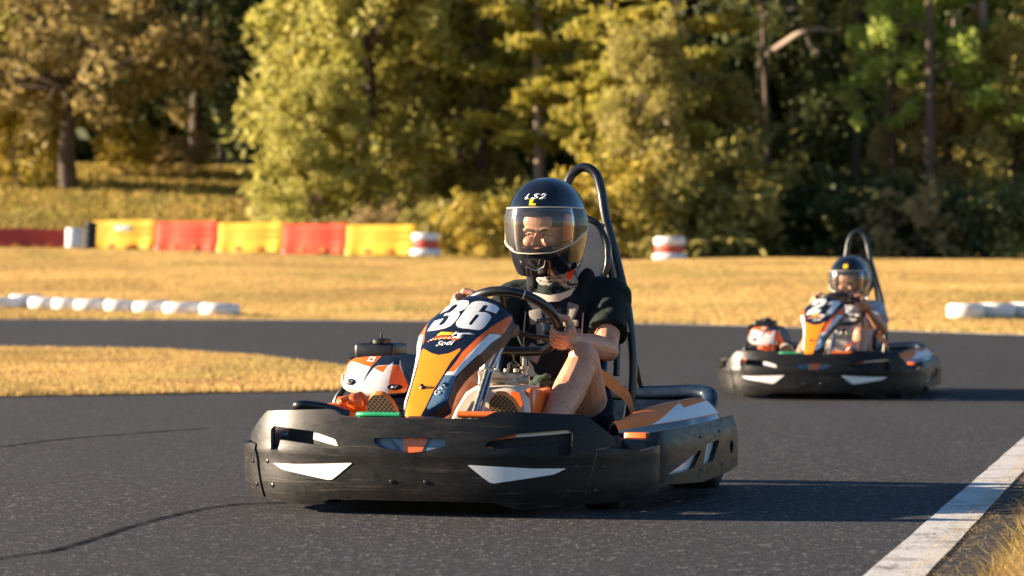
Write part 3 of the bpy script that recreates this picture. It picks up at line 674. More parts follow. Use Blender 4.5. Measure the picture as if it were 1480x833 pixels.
        # painted top shell
        def top(s_, r_, w, sx=sx):
            rows = [(-.42, .535, .262, .505, .277), (-.2, .60, .272, .50, .298), (0., .655, .280, .50, .315), (.2, .69, .286, .535, .332), (.36, .70, .290, .60, .345), (.45, .68, .285, .60, .335), (.52, .65, .265, .58, .30)]
            t = s_*(len(rows)-1); i = min(int(t), len(rows)-2); k = t-i
            y, xo, zo, xi, zi = [a+(b-a)*k for a, b in zip(rows[i], rows[i+1])]
            x = xo+(xi-xo)*r_; z = zo+(zi-zo)*r_+.020*math.sin(math.pi*min(1, max(0, r_)))+w
            if r_ > 1: z -= (r_-1)*.25
            if r_ < 0: z += r_*.5; x += 0
            return (sx*x, y, z)
        ar = [(.16, .02), (.50, .62), (.45, .36), (.74, .50), (.80, .10), (.80, .02)]
        m = MB(); m.panel([(0, -.12), (1, -.12), (1, 1.25), (0, 1.25)], top, res=.05, thick=.006, mi=0, rim=4,
                          regions=[(ar, 1), ([(.72, .55), (.80, .1), (.86, .0), (.93, .5), (.86, 1)], 2), ([(.93, -.12), (1, -.12), (1, 1.25), (.90, 1.25), (.95, .5)], 3), ([(0, -.12), (.93, -.12), (.9, .0), (0, .0)], 3), ([(.0, 1.0), (.9, 1.0), (.9, 1.25), (0, 1.25)], 3), ([(.35, .86), (.75, .80), (.78, .87), (.35, .92)], 1)])
        tag(m.build('pod_fairing', ['podorange', 'podwhite', 'gold', 'navy', 'satin'], S, 40), 'glossy orange and white fairing')
        m = MB(); m.box((sx*.60, -.40, .205), (.085, .06, .105), .006, rotm(0, 0, sx*-14)); m.build('marker_block', 'orange', S)
        m = MB(); m.box((sx*.60, -.02, .16), (.11, .90, .16), .02); m.build('pod_inner', 'satin', S)  # hidden box, lengthened to close lit gaps in the kart's shadow
        m = MB(); m.tube([(sx*.705, .40, .24), (sx*.70, .47, .262)], .012, 10); m.build('pod_clip', 'white', S)
    # rear bumper
    m = MB(); pth = cat([(-.60, .60, .27), (-.60, .72, .30), (-.55, .79, .345), (-.3, .80, .345), (.3, .80, .345), (.53, .79, .352), (.585, .73, .325), (.59, .62, .27)], 6)
    m.tube(pth, .030, 14, flat=.8); m.tube([(x, y, z-.10) for x, y, z in pth], .028, 12)
    m.box((0, .795, .225), (1.12, .045, .20), .02)  # solid panel added to close a lit gap in the kart's shadow
    m.build('rear_bumper', 'dkblue', K, 60)
    # wheels
    tm = None
    for x, y, sc in ((-.50, -.46, (.85, .9, .9)), (.50, -.46, (.85, .9, .9)), (-.55, .62, (1.25, 1, 1)), (.55, .62, (1.25, 1, 1))):
        W = bpy.data.objects.new('wheel', tm) if tm else tyre_mesh().build('wheel', 'rubber', None, 50)
        if tm: COL.objects.link(W)
        tm = W.data; W.parent = K; W.location = (x, y, .138*sc[2]); W.scale = sc
        m = MB(); m.lathe([(.02, -.05), (.06, -.055), (.079, -.07), (.082, -.076), (.074, -.076), (.07, -.05), (.07, .05), (.074, .076), (.082, .076), (.079, .07), (.06, .055), (.02, .05)], 28, 0, rotm(0, 90, 0).to_4x4())
        m.build('rim', 'alloy', W, 50)
    # engine under its cover on the kart's right side
    EX = lambda X, Y: (-.5785+(X-300)*.0004083, .4985-(Y-215)*.000382)
    def ef(x, z, w):
        k = (z-.36)/.14; yy = -.115+.085*k*k+.04*abs((x+.455)/.13)**3
        return (x, yy-w, z)
    m = MB(); E_ = [EX(*p) for p in [(318, 345), (330, 300), (345, 270), (400, 240), (500, 228), (640, 222), (720, 212), (790, 215), (815, 250), (830, 290), (880, 400), (920, 490), (914, 530), (900, 555), (800, 562), (640, 572), (560, 563), (480, 545), (400, 525), (355, 500), (326, 460), (316, 400)]]
    reg = [([EX(*p) for p in q], k) for q, k in [
        ([(330, 500), (318, 345), (330, 295), (345, 270), (400, 240), (500, 228), (642, 222), (577, 322), (430, 282), (372, 275), (350, 300), (342, 440)], 1),
        ([(642, 222), (720, 212), (790, 215), (815, 250), (826, 303), (766, 300), (768, 278), (738, 302), (640, 308), (607, 330), (525, 480), (577, 322)], 2),
        ([(640, 312), (730, 305), (702, 370), (612, 332)], 3), ([(770, 304), (826, 305), (880, 400), (920, 490), (914, 530), (770, 545)], 3), ([(770, 530), (918, 518), (900, 555), (771, 564)], 4)]]
    oval = lambda cx, cy, rx, ry: [EX(cx+rx*math.cos(a*.3927), cy+ry*math.sin(a*.3927)) for a in range(16)]
    reg += [(oval(415, 462, 56, 33), 5), (oval(820, 505, 62, 28), 5)]
    m.panel(E_, ef, res=.016, thick=.03, mi=0, regions=reg, rim=2)
    EN = m.build('engine_cover', ['white', 'orange', 'dkblue', 'orange', 'amber', 'navy'], K, 40)
    for cx, cy in ((408, 464), (815, 505)):
        m = MB(); x, z = EX(cx, cy); m.ell(ef(x, z, .004), (.009, .006, .006))
        m.tube([ef(x-.012, z-.004, .003), ef(x+.012, z+.006, .003)], .003)
        m.build('cover_latch', 'steel', EN)
    m = MB(); x, z = EX(560, 250)
    m.panel([(x-.014, z-.008), (x+.012, z-.009), (x+.016, z+.008), (x-.010, z+.009)], lambda a, b, w: ef(a, b, w+.0015), holes=[[(x-.006, z-.004), (x+.006, z-.005), (x+.008, z+.003), (x-.004, z+.004)]], res=.008, thick=.001)
    m.build('maker_mark', 'white', EN)
    # body of the cover behind the face
    m = MB(); secs = []
    for y, sc_, zt in ((-.03, 1, 0), (.05, 1.03, .004), (.16, 1.0, -.004), (.24, .85, -.03)):
        secs.append([(-.455+(x+.455)*sc_+(.03 if y > .1 else 0), y, .43+(z-.43)*sc_+zt) for x, z in E_])
    m.loft(secs); m.build('cover_body', 'dkblue', EN, 40)  # black cover, the reflected sky painted in as dark blue
    m = MB(); low = [EX(*p) for p in [(312, 400), (324, 465), (355, 506), (400, 531), (480, 552), (560, 571), (640, 580)]]
    m.tube([ef(x, z, -.004) for x, z in cat([(a, b, 0) for a, b in low], 3) for _ in [0]] if False else [ef(p.x, p.y, -.004) for p in cat([(a, b, 0) for a, b in low], 3)], .0075, 8); m.build('cover_trim', 'headpad', EN)
    m = MB(); m.box((-.455, .06, .27), (.24, .28, .17), .02); m.box((-.455, .05, .20), (.30, .34, .05), .01)
    for i in range(6): m.box((-.455, .06, .21+.025*i), (.27, .30, .008), .002)
    m.tube(cat([(-.57, -.02, .40), (-.61, -.04, .33), (-.60, -.06, .22)], 5), .012, 10)
    m.build('engine', 'satin', K)
    m = MB(); m.box((-.470, .045, .512), (.155, .15, .062), .016, seg=3); AB = m.build('air_box', 'satin', K, 50)
    m = MB(); m.lathe([(.034, 0), (.034, .012), (.03, .016), (.010, .017), (.004, .02), (.004, .036), (.001, .037)], 20, 0, Matrix.Translation((-.452, .0, .541))); m.box((-.49, .0, .549), (.012, .012, .012), .003); m.build('filler_cap', 'satin', AB)
    m = MB(); m.tube([(-.60, .10, .485), (-.56, .10, .50), (-.53, .10, .50)], .020, 14); m.build('exhaust_pipe', 'satin', K, 60)
    # seat
    sc = .10
    m = MB(); secs = []
    prof_ = [(-.16, .13, .17), (.05, .105, .185), (.20, .11, .19), (.30, .16, .19), (.36, .25, .19), (.40, .36, .19), (.44, .48, .185), (.47, .58, .17), (.485, .62, .14)]
    for y, z, w in prof_:
        row = []
        for k in range(9):
            a = (k-4)/4; lift = .13*abs(a)**3 if z < .45 else .02*abs(a)**3
            fwd = -.10*abs(a)**3 if z > .2 else 0
            row.append((sc+a*w, y+fwd, z+lift))
        secs.append(row)
    def add_sheet(m, g, t):
        n = len(g[0]); V = [p for r_ in g for p in r_]; o = len(V); V2 = [(x, y+t*.7, z-t) for x, y, z in V]
        F = []
        for i in range(len(g)-1):
            for k in range(n-1): F.append((i*n+k, i*n+k+1, (i+1)*n+k+1, (i+1)*n+k))
        F2 = [tuple(o+i for i in reversed(f)) for f in F]; ed = set()
        for f in F:
            for i in range(4): ed.add((f[i], f[(i+1) % 4]))
        rimf = [(b, a, a+o, b+o) for a, b in ed if (b, a) not in ed]
        m.add(V+V2, F+F2+rimf, 0)
    add_sheet(m, secs, .012)
    SE = m.build('seat', 'satin', K, 60)
    m = MB()
    for sx in (1, -1): m.tube(cat([(sc+sx*.19, -.14, .26), (sc+sx*.20, .12, .25), (sc+sx*.20, .24, .33), (sc+sx*.195, .30, .48), (sc+sx*.17, .42, .61), (sc+sx*.12, .47, .635)], 5), .013, 10)
    m.build('seat_edge', 'blue', SE, 60)  # black seat edge; its blue highlight is put into the colour
    # roll hoop and headrest
    m = MB()
    rl = [(-.02, .48, .12), (-.035, .50, .40), (-.03, .53, .65), (.0, .56, .83), (.045, .58, 1.0), (.060, .60, 1.10), (.085, .61, 1.165), (.130, .615, 1.19), (.175, .61, 1.165), (.20, .60, 1.10), (.222, .58, 1.0), (.272, .56, .83), (.325, .53, .62), (.345, .50, .40), (.31, .48, .12)]
    m.tube(cat(rl, 5), .0175, 14); m.tube([(-.03, .50, .34), (.32, .50, .34)], .012); 
    m.tube([(.27, .56, .80), (.30, .80, .36)], .011); m.tube([(-.01, .56, .80), (-.04, .80, .36)], .011)
    m.tube([(.222, .57, .97), (.04, .57, .97)], .011); m.tube(cat([(.235, .505, .93), (.268, .50, .78), (.295, .47, .62), (.305, .42, .42)], 5), .013, 10)
    RH = m.build('roll_hoop', 'tube', K, 60)
    m = MB(); m.tube(cat([(.245, .50, .86), (.215, .50, .70), (.20, .47, .62)], 4), .008); m.tube(cat([(.30, .50, .55), (.27, .42, .48), (.27, .40, .30)], 4), .010); m.build('seat_stay', 'steel', RH, 60)
    hr = [(.045, .80), (.045, .92), (.065, .97), (.11, .995), (.16, .995), (.215, .965), (.248, .90), (.252, .83), (.232, .77), (.175, .72), (.09, .72)]
    m = MB(); m.panel(round_poly(hr, .25, 3), lambda x, z, w: (x, .47+.12*(z-.85)-w-.03*max(0, 1-abs(x-.14)/.1), z), res=.02, thick=.035, mi=0)
    HR = m.build('headrest', 'headpad', K, 60)
    m = MB(); q = round_poly(hr, .25, 3); m.tube([(.14+(x-.14)*1.07, .475+.12*(z-.85), .87+(z-.87)*1.07) for x, z in q], .013, 10, True); m.build('headrest_rim', 'tube', HR, 60)
    m = MB()
    path = [(.325, .0, .452), (.350, .08, .425), (.368, .18, .388), (.385, .28, .345), (.375, .40, .28)]
    g = [[tuple(Vector(p)+Vector((.0, .018, .020))), tuple(Vector(p)-Vector((.0, .018, .020)))] for p in cat(path, 5)]
    add_sheet(m, g, .003); BL = m.build('seat_belt', 'strap', K, 60)
    m = MB(); m.box((.325, .0, .462), (.03, .03, .04), .005, rotm(30, 0, 20)); m.build('buckle', 'steel', BL)
    return K, P
# ---------------------------------------------------------------- drivers
def grip(m, g, tau, rho, nu, wrist, r_rim=.0165, sp=.0232):
    """hand wrapped round a rim at g: tau along the rim (towards thumb), rho outwards, nu towards the driver"""
    g = Vector(g); wrist = Vector(wrist)
    def P(a, rr, t): return g+tau*t+(rho*math.cos(R(a))+nu*math.sin(R(a)))*rr
    rad = [.0090, .0094, .0090, .0080]; ln = [.95, 1.03, 1., .88]
    for i in range(4):
        t = (1.5-i)*sp; b = r_rim+rad[i]*.9
        ch = [(8, b+.018), (-42, b+.010), (-100, b+.003), (-150*ln[i], b), (-195*ln[i], b)]
        pts = [P(a, q, t*(1.0 if k else 1.05)) for k, (a, q) in enumerate(ch)]
        rs = [rad[i]*1.18, rad[i]*1.12, rad[i], rad[i]*.93, rad[i]*.82]
        for k in range(4): m.cap(pts[k], rs[k], pts[k+1], rs[k+1], 12)
        m.ell(pts[1], (rad[i]*1.2,)*3)
        m.cap(P(8, b+.018, t*1.05), .0125, P(60, .040, t*.8)+(wrist-g)*.22, .015, 12)
    kc = P(25, .045, 0); wd = (wrist-kc)
    for s_ in (-1, -.35, .35, 1): m.cap(P(35, .040, s_*.026), .0155, wrist+tau*s_*.012-wd*.06, .019, 12)
    # thumb leaves the side of the palm near its base
    a0 = kc+wd*.55+tau*.020; a1 = P(62, .040, .048); a2 = P(110, .030, .058); a3 = P(165, .027, .056)
    m.cap(a0, .0165, a1, .0125, 12); m.cap(a1, .0122, a2, .0112, 12); m.cap(a2, .0112, a3, .0092, 12)

def helmet_fn(M, w0=0.):
    def fn(q, s, w):
        ph = q/.15; w += w0
        if s >= 0:
            ps = min(s/.25, 1)*math.pi/2; k = max(0, math.cos(ps))**.92; z = .158*math.sin(ps)
        else:
            k = 1-.27*(-s/.17)**2.2; z = s
        a = .134; fr = .155+.020*max(0, -s/.17)*(1 if math.cos(ph) > 0 else 0); bk = .150-.03*max(0, -s/.17)
        b = fr if math.cos(ph) > 0 else bk
        cx, cy = math.sin(ph), math.cos(ph); e = .88
        cx = math.copysign(abs(cx)**e, cx); cy = math.copysign(abs(cy)**e, cy)
        kw = k+(w/.14 if s < 0 else w/.14*math.cos(ps))
        p = Vector((a*kw*cx, -b*kw*cy, z+(w*math.sin(ps) if s >= 0 else 0)))
        # crown ridge and brow crease
        if .05 < s < .22 and math.cos(ph) > -.2: p *= 1+.010*math.exp(-((abs(ph)-.75)/.13)**2)*math.sin((s-.05)/.17*math.pi)
        return tuple(M @ p)
    return fn

def make_helmet(M, parent, mark='LS2', glossy='gloss'):
    fn = helmet_fn(M); PI15 = math.pi*.15
    port = [(-.190, -.026), (-.182, .032), (-.13, .048), (0, .054), (.13, .048), (.182, .032), (.190, -.026), (.145, -.050), (.06, -.070), (0, -.076), (-.06, -.070), (-.145, -.050)]
    port = round_poly(port, .25, 3)
    m = MB(); m.panel([(-PI15, -.15), (-.22, -.150), (-.10, -.168), (0, -.172), (.10, -.168), (.22, -.150), (PI15, -.15), (PI15, .2495), (-PI15, .2495)], fn, [port], res=.014, thick=.026, mi=0, rim=1)
    m.ell(M @ Vector((0, 0, .150)), (.06, .07, .009), M.to_3x3().normalized()) if False else None
    H = m.build('helmet', [glossy, 'satin'], parent, 40)
    # clear visor
    vs = [(-.250, -.018), (-.238, .050), (-.12, .063), (0, .067), (.12, .063), (.238, .050), (.250, -.018), (.16, -.060), (.07, -.086), (0, -.089), (-.07, -.086), (-.16, -.060)]
    fv = helmet_fn(M, .007); m = MB(); m.panel(round_poly(vs, .2, 3), fv, res=.014, thick=.0016); V = m.build('visor', 'visor', H, 60)
    m = MB(); m.tube([fv(q, s, .001) for q, s in round_poly(vs, .2, 3)], .0020, 8, True); m.build('visor_rim', 'tank', V, 60)
    m = MB(); m.tube([helmet_fn(M, .001)(q, s, 0) for q, s in port], .0035, 8, True); m.build('port_seal', 'rubber', H, 60)
    for sx in (-1, 1):
        f2 = helmet_fn(M, .006); m = MB(); m.panel([(sx*.222+.022*math.cos(a*.524), -.004+.026*math.sin(a*.524)) for a in range(12)], f2, res=.02, thick=.006); m.build('visor_pivot', 'satin', H)
    f3 = helmet_fn(M, .0015)
    if mark:
        m = MB()
        fw = lambda a, b_, c_: f3(a*1.9, b_, c_)
        m.text('LS2', fw, .030, 0., .110, .3, 0, .0006, .0006, space=1.15)
        m.build('maker_lettering', 'white', H, 180)
    m = MB(); m.panel([(-.012, .096), (.001, .096), (-.002, .080), (.008, .079), (.008, .073), (-.012, .073)] if mark else [(-.014, .115), (.014, .115), (.014, .085), (-.014, .085)], lambda q, s, w: helmet_fn(M, .0092)(q, s, w), res=.01, thick=.001); m.build('yellow_sticker', 'yellow', H)
    # chin vent
    m = MB(); m.panel(round_poly([(-.042, -.104), (.042, -.104), (.040, -.128), (.0, -.150), (-.040, -.128)], .1, 2), f3, res=.012, thick=.004, mi=0, regions=[([(-.030, -.108), (.030, -.108), (.026, -.124), (0, -.138), (-.026, -.124)], 1)])
    CV = m.build('chin_vent', ['satin', 'rubber'], H)
    m = MB(); f4 = helmet_fn(M, .004); m.tube([f4(.040, -.112, 0), f4(.034, -.134, 0), f4(0, -.148, 0), f4(-.034, -.134, 0)], .0018, 6); m.tube([f4(-.020, -.108, 0), f4(-.012, -.128, 0)], .0014, 6); m.tube([f4(.020, -.108, 0), f4(.012, -.128, 0)], .0014, 6); m.build('vent_trim', 'steel', CV)
    # cheek pads
    for sx in (-1, 1):
        m = MB(); m.cap(M @ Vector((sx*.098, -.075, -.05)), .020, M @ Vector((sx*.100, -.07, .035)), .016); m.build('cheek_pad', 'strap' if sx > 0 else 'liner', H, 60)
    # red webbing chin strap under the left ear
    m = MB(); m.box(M @ Vector((.085, -.02, -.165)), (.018, .004, .05), .002, M.to_3x3() @ rotm(0, 25, 0)); m.build('chin_strap', 'red', H)
    return H

def head_blob(m, M):
    q = M.to_3x3()
    def e(c, r_, rx=0): m.ell(M @ Vector(c), r_, q @ rotm(rx))
    e((0, .0, .02), (.074, .092, .095)); e((0, -.030, -.045), (.060, .062, .062)); e((0, -.060, -.085), (.026, .026, .024))
    e((0, -.086, .050), (.056, .022, .040)); e((0, -.094, .026), (.054, .012, .010))       # forehead, brow
    for sx in (-1, 1):
        e((sx*.030, -.098, .022), (.026, .010, .0085), 0)                                   # brow ridges
        e((sx*.036, -.078, -.022), (.026, .024, .022)); e((sx*.074, .005, -.01), (.012, .022, .032))
        e((sx*.011, -.112, -.030), (.008, .010, .007))
    m.cap(M @ Vector((0, -.098, .016)), .0075, M @ Vector((0, -.122, -.026)), .0115)
    e((0, -.098, -.058), (.024, .010, .008)); e((0, -.096, -.066), (.020, .010, .008))      # lips

def make_driver(K, J, who, cfg):
    """J: joint positions in the kart's frame"""
    V = {k: Vector(v) for k, v in J.items()}
    D = tag(empty('person'), who, 'person')
    D.location = K.location; D.rotation_euler = K.rotation_euler
    s = cfg.get('s', 1.)
    M = Matrix.Translation(V['head']) @ (Euler((R(cfg['pitch']), R(cfg.get('roll', 0)), R(cfg['yaw']))).to_matrix().to_4x4())
    b = MB()
    head_blob(b, M @ Matrix.Translation((0, -.020, -.028)) @ Matrix.Scale(.98, 4))
    b.cap(V['neck'], .058*s, V['head']+Vector((0, .02, -.06)), .055*s)
    b.ell((V['chest']), (.155*s, .10*s, .17*s), rotm(-18)); b.cap(V['pelvis'], .13*s, V['chest'], .135*s)
    b.cap(V['shL'], .062*s, V['shR'], .062*s); b.ell(V['pelvis'], (.17*s, .13*s, .11*s))
    for k in 'LR':
        sh, el, wr, hd = V['sh'+k], V['el'+k], V['wr'+k], V['ha'+k]
        b.ell(sh, (.062*s,)*3); b.cap(sh, .056*s, sh.lerp(el, .45), .050*s); b.cap(sh.lerp(el, .45), .050*s, el, .041*s); b.ell(el+Vector((.006, .008, -.006)), (.038*s,)*3)
        b.cap(el, .041*s, el.lerp(wr, .35), .044*s); b.cap(el.lerp(wr, .35), .044*s, wr, .027*s)
        b.cap(wr, .027*s, wr.lerp(hd, .3), .027*s)
        hip, kn, an = V['hip'+k], V['kn'+k], V['an'+k]
        b.cap(hip, .092*s, hip.lerp(kn, .5), .080*s); b.cap(hip.lerp(kn, .5), .080*s, kn, .056*s)
        b.ell(kn+Vector((0, -.012, .012)), (.050*s, .048*s, .052*s)); sh1 = kn.lerp(an, .32)+Vector((0, .018, .004))
        b.cap(kn, .053*s, sh1, .058*s); b.cap(sh1, .058*s, an, .035*s); b.cap(kn.lerp(an, .05)+Vector((0, -.015, 0)), .035*s, an+Vector((0, -.005, 0)), .028*s)
    c0 = Vector((.090, -.185, .616)); e1 = Vector((1, 0, 0)); e2 = Vector((0, -.75, .66)).normalized(); e3 = e1.cross(e2)
    for k, a in (('L', cfg['gripL']), ('R', cfg['gripR'])):
        q = R(a); rho = e1*math.cos(q)+e2*math.sin(q); tau = -e1*math.sin(q)+e2*math.cos(q)
        if k == 'R': tau = -tau
        y = .168*math.sin(q); y = y if y > -.145 else -.145-(-.145-y)*.25
        g = c0+e1*.168*math.cos(q)+e2*y
        wr = V['wr'+k]; grip(b, g, tau, rho, e3 if e3.y > 0 else -e3, wr)
        b.cap(wr, .026*s, wr.lerp(g, .35), .024*s)
    B = blob(b, 'body', cfg['skin'], D, cfg['voxel'], 2)
    B.parent = D
    # face details inside the helmet
    M2 = M @ Matrix.Translation((0, -.020, -.028)) @ Matrix.Scale(.98, 4)
    for sx in (-1, 1):
        m = MB(); m.ell(M2 @ Vector((sx*.030, -.093, .006)), (.0115, .009, .0042), M2.to_3x3().normalized()); E_ = m.build('eye', 'eyew', B, 60)
        m = MB(); m.ell(M2 @ Vector((sx*.030-.002, -.1005, .005)), (.0050, .0035, .0042), M2.to_3x3().normalized()); m.build('iris', 'iris', E_, 60)
        m = MB(); m.tube([M2 @ Vector(p) for p in ((sx*.011, -.107, .015), (sx*.030, -.110, .0225), (sx*.052, -.097, .021))], [.0045, .005, .0025], 8); m.build('eyebrow', 'hair', B, 60)
        m = MB(); m.tube([M2 @ Vector(p) for p in ((sx*.016, -.100, .0095), (sx*.030, -.1045, .0105), (sx*.045, -.096, .007))], .0014, 8); m.build('eyelid', cfg['skin'], B, 60)
    m = MB(); m.ell(M2 @ Vector((0, .0, .058)), (.080, .098, .075), M2.to_3x3().normalized()); m.ell(M2 @ Vector((.0, -.082, .080)), (.058, .026, .022), M2.to_3x3().normalized()); m.build('hair', 'hair', B, 60)
    make_helmet(M @ Matrix.Translation((0, 0, .006)) @ Matrix.Scale(1.045, 4), D, cfg.get('mark'), 'gloss')
    # T-shirt
    rr = random.Random(3)
    t = MB(); w = .012
    t.ell(V['chest'], (.168*s, .115*s, .175*s), rotm(-18)); t.cap(V['pelvis']+Vector((0, 0, .03)), .145*s, V['chest'], .150*s)
    t.cap(V['shL'], .075*s, V['shR'], .075*s); t.cap(V['neck']-Vector((0, 0, .05)), .085*s, V['neck'], .062*s)
    t.ell(V['pelvis']+Vector((0, -.08, .03)), (.16*s, .10*s, .09*s))
    ends = {}
    for k in 'LR':
        sh, el = V['sh'+k], V['el'+k]; e = sh.lerp(el, cfg.get('sleeve', .72))
        t.ell(sh, (.076*s,)*3); t.cap(sh, .072*s, sh.lerp(el, .40), .070*s)
        # sleeve ends in an open-looking flat hem
        d = (el-sh).normalized(); Mx = Matrix.Translation(sh.lerp(el, .3)) @ d.to_track_quat('Z', 'Y').to_matrix().to_4x4(); Ls = (e-sh.lerp(el, .3)).length
        t.lathe([(.066*s, 0), (.070*s, Ls*.6), (.073*s, Ls), (.060*s, Ls+.001)], 24, 0, Mx)
    def folds(co):
        return .0022*np.sin(co[:, 0]*38+co[:, 2]*60+3*np.sin(co[:, 1]*22))+.0016*np.sin(co[:, 2]*95-co[:, 0]*41+2*np.sin(co[:, 0]*30))
    blob(t, 'tshirt', cfg['tee'], D, .005, 3, folds)
    # shorts
    t = MB(); t.ell(V['pelvis'], (.19*s, .15*s, .125*s))
    for k in 'LR':
        hip, kn = V['hip'+k], V['kn'+k]; e = hip.lerp(kn, cfg.get('short', .52)); d = (kn-hip).normalized()
        t.cap(V['pelvis'], .13*s, hip, .105*s); Mx = Matrix.Translation(hip) @ d.to_track_quat('Z', 'Y').to_matrix().to_4x4(); Ls = (e-hip).length
        t.ell(hip, (.108*s,)*3); t.lathe([(.108*s, 0), (.102*s, Ls*.5), (.100*s, Ls), (.08*s, Ls+.002)], 28, 0, Mx)
    blob(t, 'shorts', cfg['shorts'], D, .006, 2, folds)
    # shoes, soles to the camera
    for k in 'LR':
        an, toe = V['an'+k], V['toe'+k]; d = toe-an; d.normalize()
        heel = an+Vector((0, -.005, -.055)); ax = (toe-heel); L = ax.length; ax.normalize()
        side = Vector((1, 0, 0)); side = (side-ax*side.dot(ax)).normalized(); sn = side.cross(ax).normalized()
        if sn.y > 0: sn = -sn
        F = Matrix((side, ax, sn)).transposed().to_4x4(); F.translation = heel     # x side, y along foot, z towards sole face
        m = MB()
        m.ell(F @ Vector((0, L*.16, -.038)), (.036, .045, .040), F.to_3x3()); m.cap(F @ Vector((0, L*.2, -.035)), .034, F @ Vector((0, L*.72, -.022)), .037); m.ell(F @ Vector((0, L*.80, -.016)), (.043, .055, .026), F.to_3x3())
        m.cap(F @ Vector((0, L*.12, -.05)), .036, an+Vector((0, .01, .02)), .042)
        S = blob(m, 'shoe', cfg['shoe'], D, .005, 3)
        fp = [(-.030, .0), (.030, .0), (.036, .05), (.034, .10), (.044, .17), (.050, .215), (.044, .255), (.024, .285), (-.006, .292), (-.034, .272), (-.047, .235), (-.048, .19), (-.036, .10), (-.036, .04)]
        fp = [(x*1.08, y/.29*L*1.04) for x, y in fp]
        m = MB(); m.panel(round_poly(fp, .3, 3), lambda x, y, w: tuple(F @ Vector((x, y, .012+w+.02*max(0, y/L-.75)**1*-1))), res=.02, thick=.024, mi=0, rim=1)
        m.build('sole', ['lattice', 'strap' if cfg.get('gum') else 'headpad'], S, 50)
    # neck gaiter
    m = MB(); nk = V['neck']; secs = []
    up = (V['head']-nk).normalized(); tilt = Matrix.Translation(nk) @ up.to_track_quat('Z', 'Y').to_matrix().to_4x4()
    prof_ = [(.096, -.065), (.086, -.045), (.081, -.028), (.084, -.015), (.076, -.003), (.080, .012), (.072, .024), (.076, .036), (.070, .052)]
    m.lathe([(r_*s, z) for r_, z in prof_], 32, 0, tilt); m.build('neck_gaiter', 'gaiter' if cfg.get('vest') else 'whitecloth', D, 60)
    if cfg.get('vest'):
        t = MB(); c = V['chest']
        t.ell(c+Vector((0, -.028, -.01)), (.150, .115, .185), rotm(-18)); t.cap(c+Vector((.0, -.05, -.20)), .13, c+Vector((0, -.03, .05)), .125)
        for sx, sh in ((1, V['shL']), (-1, V['shR'])): t.cap(c+Vector((sx*.085, -.09, .06)), .030, sh.lerp(nk, .45)+Vector((0, -.01, .045)), .030)
        VE = blob(t, 'vest', 'vest', D, .006, 4, folds)
        cr = Euler((R(-16), 0, R(-6))).to_matrix()
        def pad(x, z, w, h, mat, nm, dy=0., d=.016, rz=0, par=VE): 
            mm = MB(); mm.box(c+Vector((x, -.160+.10*z+4.0*x*x+dy, z)), (w, d, h), .005, cr @ rotm(0, rz, -x*90)); return mm.build(nm, mat, par)
        # bib collar, grey straps, harness and the little camera mount
        m = MB(); m.panel([(-.080, .098), (-.070, .122), (.0, .112), (.045, .122), (.082, .138), (.070, .112), (.03, .090), (-.03, .088)], lambda x, z, w: tuple(c+Vector((x, -.168-w+4.0*x*x+.15*(z-.05), z))), res=.012, thick=.008); m.build('collar_band', 'headpad', VE, 60)
        pad(-.055, .035, .05, .055, 'greypad', 'chest_pad', rz=-12); pad(.070, .055, .045, .06, 'greypad', 'chest_pad', rz=18); pad(.060, .012, .085, .024, 'greypad', 'harness_strap')
        pad(-.035, -.02, .03, .085, 'greypad', 'harness_strap', rz=-10); pad(.050, -.070, .115, .028, 'greypad', 'harness_strap', rz=-8); pad(.092, -.035, .022, .06, 'greypad', 'harness_strap')
        pad(-.060, -.095, .060, .06, 'greypad', 'chest_pad', rz=25); pad(.045, -.04, .055, .05, 'rubber', 'mount_plate', -.01)
        m = MB(); m.box(c+Vector((.0, -.190, -.005)), (.026, .03, .04), .005, cr); m.box(c+Vector((-.002, -.194, -.045)), (.034, .026, .034), .005, cr); m.tube([c+Vector((-.035, -.192, .022)), c+Vector((.055, -.180, .035))], .006, 10); m.ell(c+Vector((.060, -.180, .036)), (.010,)*3); m.ell(c+Vector((-.036, -.192, .020)), (.008,)*3)
        m.build('camera_mount', 'gloss', VE)
        for sx in (-1, 1):
            m = MB(); m.tube(cat([c+Vector((sx*.105, -.140, -.14)), c+Vector((sx*.108, -.118, .0)), c+Vector((sx*.105, -.09, .10))], 5), .0028, 6); m.build('piping', 'headpad', VE, 60)
        m = MB(); m.box(c+Vector((.092, -.146, -.088)), (.016, .002, .008), .0006, cr); m.build('brand_tab', 'whitecloth', VE)
        # crumpled dark green cloth in the lap
        t = MB(); lp = Vector((.17, -.10, .405))
        for dx, dy, dz, r_ in ((0, 0, 0, .04), (.05, .02, -.01, .035), (-.035, .02, -.02, .03), (.02, -.02, .022, .022), (.07, -.01, -.025, .025)): t.ell(lp+Vector((dx, dy, dz)), (r_, r_*.8, r_*.7))
        t.ell(lp+Vector((.0, .10, -.06)), (.12, .10, .06))
        blob(t, 'shirt_hem', 'greencloth', D, .005, 2, lambda co: .004*np.sin(co[:, 0]*120+co[:, 2]*90))
    else:
        for sx in (-1, 1):
            m = MB(); c = V['chest']; m.tube(cat([c+Vector((sx*.07, -.11, -.18)), c+Vector((sx*.08, -.135, -.03)), c+Vector((sx*.075, -.09, .12)), V['neck']+Vector((sx*.09, .02, -.02))], 5), .018, 10, flat=.35); m.build('harness_strap', 'gloss' if sx > 0 else 'whitecloth', D, 60)
        m = MB(); m.box(V['chest']+Vector((.03, -.13, .0)), (.08, .03, .12), .01, rotm(-16)); m.build('chest_plate', 'whitecloth', D)
    return D
